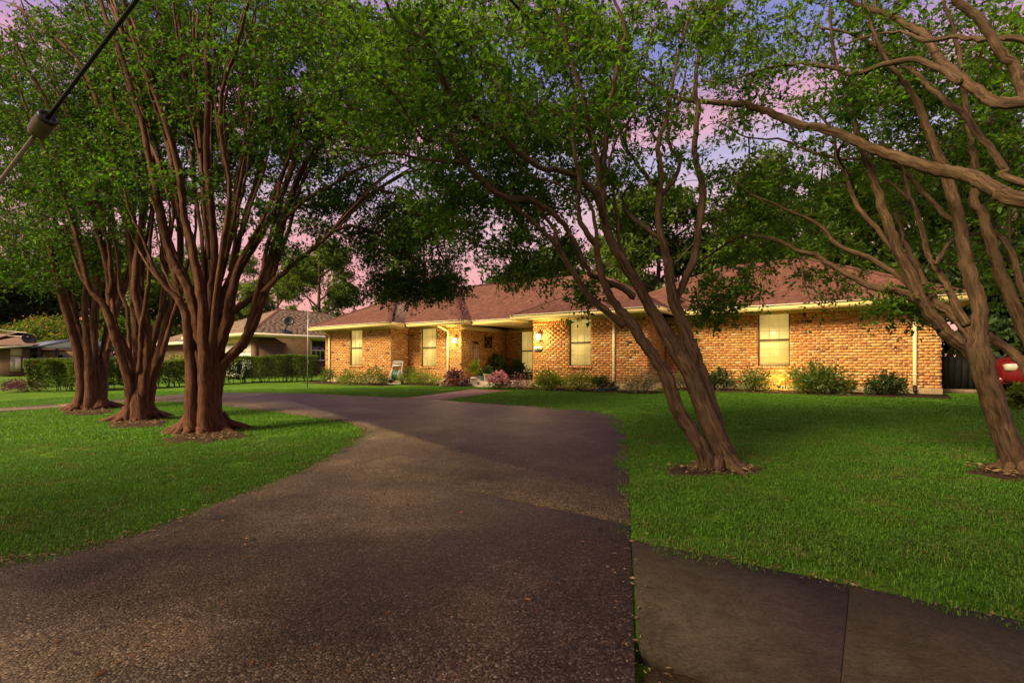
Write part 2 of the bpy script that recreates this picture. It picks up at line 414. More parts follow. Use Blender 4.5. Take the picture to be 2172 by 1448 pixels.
M['barkr'] = bark_mat('bark_red', (.016, .006, .004), (.070, .024, .012), (.165, .072, .040))
M['barkb'] = bark_mat('bark_tan', (.014, .008, .005), (.060, .033, .017), (.150, .092, .053))
M['barkd'] = bark_mat('bark_dark', (.03, .022, .015), (.06, .045, .03), (.11, .085, .06))
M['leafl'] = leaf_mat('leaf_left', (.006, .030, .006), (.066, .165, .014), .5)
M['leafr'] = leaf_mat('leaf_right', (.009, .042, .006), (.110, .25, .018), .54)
M['leafb'] = leaf_mat('leaf_far', (.030, .070, .012), (.120, .200, .030), .4)
M['leafd'] = leaf_mat('leaf_dark', (.012, .032, .010), (.045, .085, .020), .3)
M['leafy'] = leaf_mat('leaf_bright', (.06, .11, .012), (.17, .24, .035), .4)
M['leafh'] = leaf_mat('leaf_hedge', (.030, .062, .012), (.12, .18, .045), .35)
M['leafv'] = leaf_mat('leaf_grey', (.07, .085, .04), (.26, .25, .14), .3, (1.5, 1.4, .8))
M['leafp'] = leaf_mat('leaf_purple', (.045, .015, .022), (.17, .07, .10), .3, (1.4, .9, .9))
M['petp'] = leaf_mat('petal_pink', (.60, .09, .16), (.85, .62, .66), .3, (1, 1, 1))
M['peto'] = leaf_mat('petal_orange', (.75, .13, .03), (.85, .30, .12), .3, (1, .9, .8))
M['grass'] = leaf_mat('grass_blade', (.034, .120, .006), (.140, .325, .020), .35, (1.7, 1.6, .5), .5, .3)
M['grassy'] = leaf_mat('grass_blade_yellow', (.06, .10, .012), (.24, .26, .06), .35, (1.5, 1.4, .6), .5, .3)
M['dry'] = leaf_mat('dry_blade', (.16, .10, .045), (.32, .22, .11), .2, (1, 1, 1))
M['terra'] = mat('terracotta', (.50, .17, .08), .8, .2, var=.15)
M['blue'] = mat('blue_glaze', (.10, .17, .30), .35, .5)
M['cream'] = mat('cream_glaze', (.55, .52, .44), .4, .5)
M['red'] = mat('red_paint', (.15, .006, .009), .25, .6)
M['rubber'] = mat('rubber', (.012, .012, .012), .85, .2)
M['glass'] = mat('dark_glass', (.015, .017, .02), .06, .8)
M['board'] = mat('black_board', (.016, .015, .016), .8, .2, bump=.2, bscale=40, var=.4, vscale=7)
# ------------------------------------------------------------------ ground, drive, pavements
def xy(pts): return [(p.x, p.y) for p in (at(x, y) for x, y in pts)]
RIGHT_EDGE = [(1350, 1560), (1347, 1448), (1343, 1300), (1337, 1143), (1333, 1050), (1331, 980), (1329, 930), (1324, 905), (1315, 890), (1300, 880),
              (1255, 871), (1150, 862), (1000, 853), (936, 848), (865, 843), (740, 838), (660, 834), (560, 832), (480, 832), (390, 835),
              (300, 842), (160, 854), (0, 865), (-200, 879)]
LEFT_EDGE = [(-200, 893), (0, 874), (160, 860), (280, 851), (400, 852), (470, 858), (560, 870), (640, 880), (700, 888), (745, 896), (768, 906),
             (774, 916), (762, 928), (722, 953), (640, 999), (500, 1051), (300, 1129), (130, 1171), (0, 1190), (-200, 1215)]
far_near = [(-700, 1290), (-900, 1560)]
DRIVE = xy(RIGHT_EDGE + LEFT_EDGE + far_near)
WALKWAY = xy([(936, 848.5), (1000, 839), (1045, 832.5), (1088, 828.5), (1006, 825), (975, 829), (925, 836), (865, 843.5)])
a_, b_ = at(1337, 1143), at(2172, 1305); c_ = at(1440, 1392)
SWY0, SWY1 = c_.y, a_.y
JX = at(1803, 1235).x
g0 = lambda x, y: gz(x, y)

# one sheet of ground to the horizon, finer near the house
gx = np.unique(np.concatenate([np.linspace(-400, -60, 12), np.linspace(-60, 30, 46), np.linspace(-2, 8, 21), np.linspace(30, 400, 12)]))
gy = np.unique(np.concatenate([np.linspace(-400, -20, 10), np.linspace(-20, 40, 61), np.linspace(40, 500, 12), [SWY0-.5, SWY0+.029, SWY0+.051, SWY1+.01]]))
X, Y = np.meshgrid(gx, gy); Z = gz_np(X, Y) - 0.014
Z = Z - 0.07*np.clip((SWY0+0.05 - Y)/.02, 0, 1)*np.clip(X+3, 0, 1)*(Y > -30)
mb = MB(); nx, ny = len(gx), len(gy)
ii = (np.arange(ny-1)[:, None]*nx + np.arange(nx-1)[None, :]).reshape(-1, 1)
mb.add(np.stack([X, Y, Z], -1).reshape(-1, 3), ii + np.array([0, 1, nx+1, nx]))
mb.smooth = True
mb.build('ground', M['lawn'], kind='structure')

drive = empty('driveway', (0, 0, 0), kind=None) if False else None
def slab(name, polys, m, top=0.0, thick=.12, root=None, split=None):
    mb = MB()
    for q in polys: mb.prism(q, lambda x, y: gz(x, y)-thick, lambda x, y: gz(x, y)+top)
    return mb.build(name, m, root)
def clip(poly, n, c):
    """part of a polygon on the side n.p > c"""
    o = []
    for i in range(len(poly)):
        p, q = poly[i], poly[(i+1) % len(poly)]
        dp, dq = n[0]*p[0]+n[1]*p[1]-c, n[0]*q[0]+n[1]*q[1]-c
        if dp > 0: o.append(p)
        if dp*dq < 0: s = dp/(dp-dq); o.append((p[0]+s*(q[0]-p[0]), p[1]+s*(q[1]-p[1])))
    return o
droot = bpy.data.objects.new('driveway', None); C.objects.link(droot); tag(droot, kind='structure')
j0, j1 = at(690, 976), at(1331, 1110)
jn = Vector((-(j1.y-j0.y), j1.x-j0.x)).normalized(); jc = jn.dot(Vector((j0.x, j0.y)))
far_s = clip(DRIVE, jn, jc+.012); near_s = clip(DRIVE, -jn, -jc+.012)
p2, p3 = at(1120, 862), at(1050, 905)
slab('slab', [near_s], M['drive'], root=droot)
slab('slab', [far_s], M['drive'], root=droot)
# the sunk strip of old filler in the expansion joint
mb = MB(); d = (Vector((j1.x, j1.y))-Vector((j0.x, j0.y))).normalized(); q0 = Vector((j0.x, j0.y))-d*.3; q1 = Vector((j1.x, j1.y))+d*.02
mb.prism([tuple(q0-jn*.011), tuple(q1-jn*.011), tuple(q1+jn*.011), tuple(q0+jn*.011)], lambda x, y: gz(x, y)-.06, lambda x, y: gz(x, y)-.012)
mb.build('joint_filler', M['mulch'], droot)

sroot = bpy.data.objects.new('sidewalk', None); C.objects.link(sroot); tag(sroot, kind='structure')
xr0 = at(1337, 1143).x + .006
joints = [xr0, JX, JX+1.75, JX+3.5, JX+5.25, JX+7, JX+8.75]
for i in range(len(joints)-1):
    x0, x1 = joints[i], joints[i+1]
    g = .002
    lx = at(1344.5, 1375).x+.006 if i == 0 else x0+g
    poly = [(lx, SWY0), (x1-g, SWY0), (x1-g, SWY1), ((x0 if i == 0 else x0+g), SWY1)]
    slab('slab', [poly], M['sidewalk'], root=sroot)
wk = slab('walkway', [WALKWAY], M['walk'], top=.008); tag(wk, kind='structure')

# ------------------------------------------------------------------ the house
ZT, ZB, ZE, ZS = 1.43, -.62, 1.62, 1.48         # brick top, brick bottom, roof edge, soffit
YA, YB, YC, YD, YP = 14.2, 15.15, 14.8, 16.4, 18.1
XA0, XA1, XB1, XC1, XD1 = -20.45, -16.05, -13.1, -5.5, 1.38
XC0 = -9.56
house = empty('brick_house', (-9.5, 18, -.75), 'long low brick ranch house with a brown hip roof and cream trim', 'house')
wins = []   # openings on front walls: wall key -> (x0,x1,z0,z1)
OPEN = {'A': [(-18.70, -17.87, -.10, ZT)], 'B': [(-15.30, -14.45, -.15, ZT)], 'C': [(-8.15, -7.36, -.09, ZT)], 'D': [(-2.76, -1.93, -.08, ZT)],
        'P': [(-12.32, -11.70, -.40, ZT), (-11.5, -10.45, -.55, ZT)]}
CORE = .10
mb = MB()
def core(axis, k, a0, a1, ops, depthsign=1):
    """mortar-coloured wall behind the bricks; axis 'x' = runs along X facing -Y at y=k; axis 'y' = runs along Y facing +X at x=k"""
    cuts = sorted([(o[0], o[1], o[2], o[3]) for o in ops]); segs = []; c = a0
    for o in cuts:
        segs.append((c, o[0], ZB, ZS)); segs.append((o[0], o[1], ZB, o[2]-.002)); c = o[1]
    segs.append((c, a1, ZB, ZS))
    for s0, s1, z0, z1 in segs:
        if s1-s0 < .01: continue
        if axis == 'x': mb.box(s0, s1, k+.012, k+.22, z0, z1)
        else: mb.box(k-.22, k-.012, s0, s1, z0, z1)
core('x', YA, XA0, XA1-.22, OPEN['A']); core('y', XA1, YA+.012, YB+.2, [])
core('x', YB, XA1, XB1-.22, OPEN['B']); core('y', XB1, YB+.012, YP+.2, [])
core('x', YP, XB1, XC0+.2, OPEN['P'])
core('x', YC, XC0+.012, XC1-.22, OPEN['C']); core('y', XC1, YC+.012, YD+.2, [])
core('x', YD, XC1, XD1-.22, OPEN['D']); core('y', XD1, YD+.012, 22.6, [])
mb.box(XC0+.012, XC0+.22, YC+.24, YP, ZB, ZS)
mb.box(XA0, XD1-.24, 22.4, 22.6, ZB, ZS); mb.box(XA0, XA0+.2, YA+.24, 22.4, ZB, ZS)
mb.build('wall', M['mortar'], house)
mb = MB()
for x0, x1, y0 in ((XA0, XA1, YA), (XA1, XB1, YB), (XC0, XC1, YC), (XC1, XD1, YD)):
    mb.box(x0-.01, x1+.015, y0-.03, 22, -1.2, ZB)
mb.build('foundation', M['slab'], house)
mb = MB(); mb.box(XB1+.02, XC0-.015, YC-.05, YP, -1.1, ZB-.06); mb.box(XB1-.4, XC0-.1, YC-.45, YC-.05, -1.1, ZB-.17)
mb.build('porch_floor', M['porch'], house)

# bricks -------------------------------------------------------------
CH, BH, BL, BP, BT = .076, .065, .200, .211, .05
def brick_col():
    r = random.random()
    if r < .02: return (.06, .03, .02)
    if r < .07: return (.26, .10, .045)
    if r < .20: return (.54, .27, .10)
    if r < .24: return (.60, .42, .19)
    k = random.uniform(.82, 1.15)
    return (.47*k, .190*k*random.uniform(.85, 1.25), .060*k)
bricks = []   # (axis, const, a0, a1, z0, z1)
def lay(axis, k, a0, a1, ops):
    nrow = int(round((ZT-ZB)/CH))
    for r in range(nrow):
        z0 = ZB + r*CH
        top = r >= nrow-2
        if top and r == nrow-1: continue
        if top:   # last band: bricks standing upright
            n = int((a1-a0)/CH)
            for i in range(n):
                b0 = a0+i*(a1-a0)/n; b1 = b0+(a1-a0)/n-.011
                if any(o[0]-.02 < (b0+b1)/2 < o[1]+.02 for o in ops): continue
                bricks.append((axis, k, b0, b1, z0, z0+2*CH-.011))
            continue
        b = a0 - (BP/2 if r % 2 else 0)
        while b < a1-.02:
            b0, b1 = max(b, a0), min(b+BL, a1); b += BP
            parts = [(b0, b1)]
            for o in ops:
                if z0+BH > o[2]-.06 and z0 < o[3]:
                    nxt = []
                    for q0, q1 in parts:
                        if q1 <= o[0] or q0 >= o[1]: nxt.append((q0, q1)); continue
                        if q0 < o[0]-.01: nxt.append((q0, o[0]-.005))
                        if q1 > o[1]+.01: nxt.append((o[1]+.005, q1))
                    parts = nxt
            for q0, q1 in parts:
                if q1-q0 > .03: bricks.append((axis, k, q0, q1, z0, z0+BH))
    for o in ops:    # sloping sill of bricks on edge
        n = int((o[1]-o[0]+.1)/CH)
        for i in range(n):
            b0 = o[0]-.05+i*(o[1]-o[0]+.1)/n
            bricks.append((axis, k-.03, b0, b0+(o[1]-o[0]+.1)/n-.011, o[2]-.075, o[2]-.004))
lay('x', YA, XA0, XA1, OPEN['A']); lay('y', XA1, YA+BT, YB, [])
lay('x', YB, XA1+.004, XB1, OPEN['B']); lay('y', XB1, YB+BT, YP, [])
lay('x', YP, XB1+.004, XC0, OPEN['P'])
lay('x', YC, XC0, XC1, OPEN['C']); lay('y', XC1, YC+BT, YD, [])
lay('x', YD, XC1+.004, XD1, OPEN['D']); lay('y', XD1, YD+BT, 22.6, [])
def brick_dims(b):
    ax, k, a0, a1, z0, z1 = b
    return (a0, a1, k, k+BT, z0, z1) if ax == 'x' else (k-BT, k, a0, a1, z0, z1)
def brick_size(b):
    d = brick_dims(b); c = ((d[0]+d[1])/2, (d[2]+d[3])/2, (d[4]+d[5])/2)
    f = depth(c)
    px = proj(c)[0]
    return (-1 if px > 2010 else 1)*(b[3]-b[2])*(b[5]-b[4])*(CS if b[0] == 'x' else SN)/f**2
bricks.sort(key=lambda b: -brick_size(b))
# the ones that show largest are single objects sharing a few meshes
lib = {}
solo = [b for b in bricks if b[0] == 'x' and abs((b[3]-b[2])-BL) < .004 and b[5]-b[4] < .07][:296]
sset = set(solo)
for b in solo:
    d = brick_dims(b)
    vkey = random.randrange(26)
    if vkey not in lib:
        t = MB(); t.box(-BL/2, BL/2, -BT/2, BT/2, -BH/2, BH/2, col=np.array(brick_col()))
        lib[vkey] = t.mesh('brick', M['brick'])
    o = bpy.data.objects.new('brick', lib[vkey]); C.objects.link(o); o.parent = house
    o.location = Vector(((d[0]+d[1])/2, (d[2]+d[3])/2+random.uniform(-.002, .003), (d[4]+d[5])/2)) - house.location
mb = MB()
for b in bricks:
    if b in sset: continue
    d = list(brick_dims(b)); j = random.uniform(-.002, .003)
    if b[0] == 'x': d[2] += j; d[3] += j
    else: d[0] += j; d[1] += j
    mb.box(*d, col=np.array(brick_col()))
mb.build('brickwork', M['brick'], house, kind='stuff')

# windows --------------------------------------------------------------
def window(x0, x1, z0, z1, y, cols, rows_per, rail=True, label=None):
    f = MB(); t = .032
    f.box(x0, x0+t, y-.03, y+.03, z0, z1); f.box(x1-t, x1, y-.03, y+.03, z0, z1)
    f.box(x0+t, x1-t, y-.03, y+.03, z0, z0+t); f.box(x0+t, x1-t, y-.03, y+.03, z1-t*.6, z1)
    zm = (z0+z1)/2
    if rail: f.box(x0+t, x1-t, y-.035, y+.025, zm-.025, zm+.025)
    w = f.build('window', M['wframe'], house, label)
    p = MB(); p.box(x0+t, x1-t, y+.012, y+.02, z0+t, z1-t*.6)
    pane = p.build('pane', M['blind'], w)
    pane.parent = w; pane.location = (0, 0, 0)
    for me in (pane.data,):
        for v in me.vertices: v.co += w.location
    q = MB(); zs = [(z0+t, zm-.025), (zm+.025, z1-t*.6)] if rail else [(z0+t, z1-t*.6)]
    for a, b in zs:
        for i in range(1, cols): xx = x0+t+(x1-x0-2*t)*i/cols; q.box(xx-.005, xx+.005, y-.004, y+.011, a, b)
        for i in range(1, rows_per): zz = a+(b-a)*i/rows_per; q.box(x0+t, x1-t, y-.003, y+.0105, zz-.0045, zz+.0045)
    # thin slats of the lowered blind, seen through the glass
    q.build('muntin', M['muntin'], w)
    return w
for k, Yw, c in (('A', YA, 3), ('B', YB, 3), ('C', YC, 3), ('D', YD, 3)):
    o = OPEN[k][0]; window(o[0], o[1], o[2], o[3], Yw+.075, c, 2 if k != 'D' else 3)
o = OPEN['P'][0]
window(o[0], o[1], o[2], o[3], YP+.06, 2, 3, True, 'tall narrow glazed panel beside the front door')
o = OPEN['P'][1]
f = MB(); f.box(o[0], o[1], YP+.08, YP+.13, o[2], o[3])
for r in range(3):
    for c in range(2):
        f.bev(o[0]+.12+c*.44, o[0]+.48+c*.44, YP+.066, YP+.085, o[2]+.15+r*.6, o[2]+.62+r*.6, .006)
dr = f.build('door', M['trim'], house, 'panelled front door deep in the porch')
f = MB(); f.lathe([(.0, 0), (.03, .005), (.03, .03), (.0, .04)], (o[0]+.09, YP+.07, o[2]+.95), 10, Matrix.Rotation(R(90), 4, 'X')); f.build('handle', M['brass'], dr)
for v in bpy.data.objects[dr.children[0].name].data.vertices: pass

# eaves -----------------------------------------------------------------
OV = .55
EAVE = [  # front eave lines: x0, x1, wall y, eave y
    (-20.97, -15.55, YA, 13.65), (-15.55, -12.55, YB, 14.5), (-12.55, -10.1, 15.6, 15.1), (-10.1, -4.98, YC, 14.22), (-4.98, 1.9, YD, 15.82)]
mb = MB(); sf = MB(); dp = MB(); fr = MB()
prev = None
for x0, x1, yw, ye in EAVE:
    mb.box(x0, x1, ye, ye+.025, ZS-.02, ZE-.02)
    dp.box(x0-.01, x1+.01, ye-.03, ye+.03, ZE-.018, ZE+.004)
    back = yw+.02 if x0 != -12.55 else YP+.02
    sf.box(x0+.001, x1-.001, ye+.027, back, ZS, ZS+.018)
for (x0, x1, yw, ye), (X0, X1, Yw, Ye) in zip(EAVE, EAVE[1:]):
    a, b = min(ye, Ye), max(ye, Ye)
    mb.box(x1-.012, x1+.012, a+.027, b-.002, ZS-.021, ZE-.021)
    dp.box(x1-.03, x1+.03, a+.033, b-.035, ZE-.019, ZE+.003)
mb.box(1.9, 1.925, 15.82, 23.4, ZS-.02, ZE-.02); dp.box(1.902, 1.95, 15.86, 23.4, ZE-.018, ZE+.0035)
mb.box(-20.995, -20.97, 13.65, 23.2, ZS-.02, ZE-.02); dp.box(-21.03, -20.982, 13.69, 23.2, ZE-.018, ZE+.0035)
sf.box(XD1-.01, 1.898, YD+.025, 23.3, ZS+.001, ZS+.019); sf.box(-20.968, XA0+.01, YA+.025, 23, ZS+.001, ZS+.019)
# frieze boards on top of the bricks, porch beam and porch ceiling edge
FB = [(x0-.015, x1+.022, y-.018, y+.011, ZT-.012, ZS-.001) for x0, x1, y in ((XA0, XA1, YA), (XA1+.03, XB1, YB), (XC0, XC1, YC), (XC1+.03, XD1, YD))]
FB += [(XA1-.01, XA1+.022, YA+.012, YB-.02, ZT-.012, ZS-.002), (XB1-.01, XB1+.022, YB+.012, YP-.02, ZT-.11, ZS-.002), (XB1+.03, XC0-.01, YP-.024, YP+.011, ZT-.11, ZS-.003), (XD1-.01, XD1+.022, YD+.012, 22.6, ZT-.012, ZS-.002)]
for q in FB: MB().box(*q).build('frieze_board', M['trim'], house)
mb.build('fascia', M['trim'], house); sf.build('soffit', M['trim'], house); dp.build('drip_edge', M['drip'], house)

# roof: overlapping hipped blocks ------------------------------------------
BLK = [(-20.97, -5.2, 15.1, 23.1, .52), (-20.955, -12.55, 14.5, 22.5, .5201), (-20.94, -15.55, 13.65, 19.9, .5202), (-10.1, -4.98, 14.22, 20.2, .52), (-8.2, 1.9, 15.82, 23.42, .5)]
def hz(b, x, y): return ZE + b[4]*np.minimum(np.minimum(x-b[0], b[1]-x), np.minimum(y-b[2], b[3]-y))
def roof_z(x, y): return np.max([hz(b, x, y) for b in BLK], axis=0)
rf = MB()
for b in BLK:
    x0, x1, y0, y1, p = b; h = min(x1-x0, y1-y0)/2; z = ZE+p*h-.03; e = ZE-.03
    V = [(x0, y0, e), (x1, y0, e), (x1, y1, e), (x0, y1, e)]
    if x1-x0 > y1-y0: V += [(x0+h, y0+h, z), (x1-h, y0+h, z)]; Q = [(0, 1, 5, 4), (1, 2, 5), (2, 3, 4, 5), (3, 0, 4)]
    else: V += [(x0+h, y0+h, z), (x0+h, y1-h, z)]; Q = [(0, 1, 4), (1, 2, 5, 4), (2, 3, 5), (3, 0, 4, 5)]
    rf.add(V, Q + [(3, 2, 1, 0)])
roof = rf.build('roof', mat('roof_underlay', (.16, .10, .08), .9), house)
def shingle_col():
    k = random.uniform(.80, 1.14); return np.array((.112*k, .047*k*random.uniform(.94, 1.06), .037*k))
EXP, TW = .135, .31
sh = []; shm = MB()
def plane_shingles(b, side):
    x0, x1, y0, y1, p = b; sl = math.sqrt(1+p*p); h = min(x1-x0, y1-y0)/2
    n = int(h*sl/EXP)
    for r in range(n+1):
        d = r*EXP/sl; d1 = min((r+1.35)*EXP/sl, h)
        a0, a1 = (x0, x1) if side == 'f' else (y0, y1)
        t = a0 - random.uniform(0, TW)
        while t < a1:
            w = TW if random.random() < .75 else TW*random.choice((.6, 1.4))
            t0, t1 = t, t+w-.012; t += w
            lo = max(t0, a0+d+.02); hi = min(t1, a1-d-.02)
            if hi-lo < .05: continue
            c = (lo+hi)/2
            if side == 'f': cx, cy = c, y0+(d+d1)/2
            elif side == 'r': cx, cy = x1-(d+d1)/2, c
            if hz(b, cx, cy) < roof_z(cx, cy)-.02: continue
            j = random.uniform(0, .012)
            def pt(a, q, lift):
                z = ZE+p*q+lift
                return (a, y0+q-(.02 if r == 0 and q == d else 0), z) if side == 'f' else (x1-q+(.02 if r == 0 and q == d else 0), a, z)
            lo2 = max(lo, a0+d1) if False else lo
            q0 = d-j
            V = [pt(lo, q0, -.004), pt(hi, q0, -.004), pt(lo, q0, .011), pt(hi, q0, .011), pt(min(max(lo, a0+d1), hi), d1, .002), pt(max(min(hi, a1-d1), lo), d1, .002)]
            sh.append((side, V, shingle_col()))
for b in BLK: plane_shingles(b, 'f')
for b in (BLK[1], BLK[3], BLK[4]): plane_shingles(b, 'r')
SQ = [(0, 1, 3, 2), (2, 3, 5, 4), (0, 2, 4), (1, 5, 3)]
def sh_size(s):
    c = np.mean(s[1], axis=0); x, y = proj(c); return -999 if x > 2160 or depth(c) < 1 or s[0] != 'f' else -depth(c)
sh.sort(key=lambda s: -sh_size(s))
for i, (sd, V, col) in enumerate(sh):
    if i < 296:
        c = np.mean(V, axis=0); t = MB(); t.add(np.array(V)-c, SQ, col=np.tile(col, (6, 1)))
        o = bpy.data.objects.new('shingle', t.mesh('shingle', M['shingle'])); C.objects.link(o); o.parent = house; o.location = Vector(c)-house.location
    else: shm.add(V, SQ, col=np.tile(col, (6, 1)))
shm.build('shingles', M['shingle'], house, kind='stuff')
# hip and ridge caps
rc = MB()
def caps(p0, p1):
    p0, p1 = Vector(p0), Vector(p1); n = int((p1-p0).length/.14); d = (p1-p0)/n; t = d.normalized(); s = Vector((t.y, -t.x, 0)).normalized()
    for i in range(n):
        a = p0+d*i; b = a+d*1.25; w = .11; up = Vector((0, 0, .03)); dn = Vector((0, 0, -.018))
        V = [a-s*w+dn+Vector((0,0,.012)), a+up+Vector((0,0,.012)), a+s*w+dn+Vector((0,0,.012)), b-s*w+dn, b+up, b+s*w+dn]
        rc.add(V, [(0, 1, 4, 3), (1, 2, 5, 4), (0, 2, 1)], col=np.tile(shingle_col()*.92, (6, 1)))
def top(x, y): return (x, y, float(roof_z(x, y))+.005)
caps(top(1.9, 15.82), top(-1.9, 19.62)); caps(top(1.9, 23.42), top(-1.9, 19.62)); caps(top(-1.9, 19.62), top(-6.3, 19.62))
caps((-4.98, 14.22, ZE), (-7.54, 16.78, ZE+.52*2.56)); caps((-10.1, 14.22, ZE), (-7.54, 16.78, ZE+.52*2.56)); caps((-7.54, 16.78, ZE+.52*2.56), (-7.54, 17.6, ZE+.52*2.56))
caps(top(-7.9, 17.8), (-9.2, 19.1, ZE+.52*4)); caps((-9.2, 19.1, ZE+.52*4+.01), (-16.8, 19.1, ZE+.52*4+.01))
caps((-12.55, 14.5, ZE), (-16.3, 18.25, ZE+.52*3.75)); caps((-15.55, 13.65, ZE), (-18.2, 16.3, ZE+.52*2.65)); caps((-20.94, 13.65, ZE), (-18.25, 16.35, ZE+.52*2.7))
rc.build('ridge_cap', M['shingle'], house)
vp = Vector((on_y(1217, 612, 17.6))); vz = float(roof_z(vp.x, 17.6))
mb = MB(); mb.lathe([(.10, 0), (.05, .05), (.045, .06), (.045, .42), (.04, .42)], (vp.x, 17.6, vz-.02), 10); mb.build('vent_pipe', M['black'], house)

# downspouts ------------------------------------------------------------------
def spout(x, yw, ye, zb):
    m = MB(); w, dd = .075, .055; y1 = yw-.02
    m.bev(x-w/2, x+w/2, y1-dd, y1, zb, ZT-.22, .008)
    path = [(x, y1-dd/2, ZT-.24), (x, y1-dd/2-.02, ZT-.16), (x-.02, (y1+ye)/2, ZT-.06), (x-.05, ye+.08, ZT+.0), (x-.05, ye+.05, ZS+.01)]
    m.tube(path, .036, 8)
    for z in (zb+.3, ZT-.5): m.box(x-w/2-.012, x+w/2+.012, y1-dd-.004, y1-.006, z, z+.03)
    e = m.build('downspout', M['spout'], house)
    f = MB(); f.tube([(x, y1-dd/2, zb+.03), (x, y1-.10, zb-.05), (x, y1-.25, zb-.10)], [.045, .046, .046], 8); q = f.build('elbow', M['black'], e)
    for v in q.data.vertices: v.co += e.location
for px, yw, ye, zb in ((1940, YD, 15.82, -.60), (1302, YC, 14.22, -.62), (950, YB, 14.5, -.62), (699, YA, 13.65, -.66)):
    spout(on_y(px, 700, yw-.04).x, yw, ye, zb)
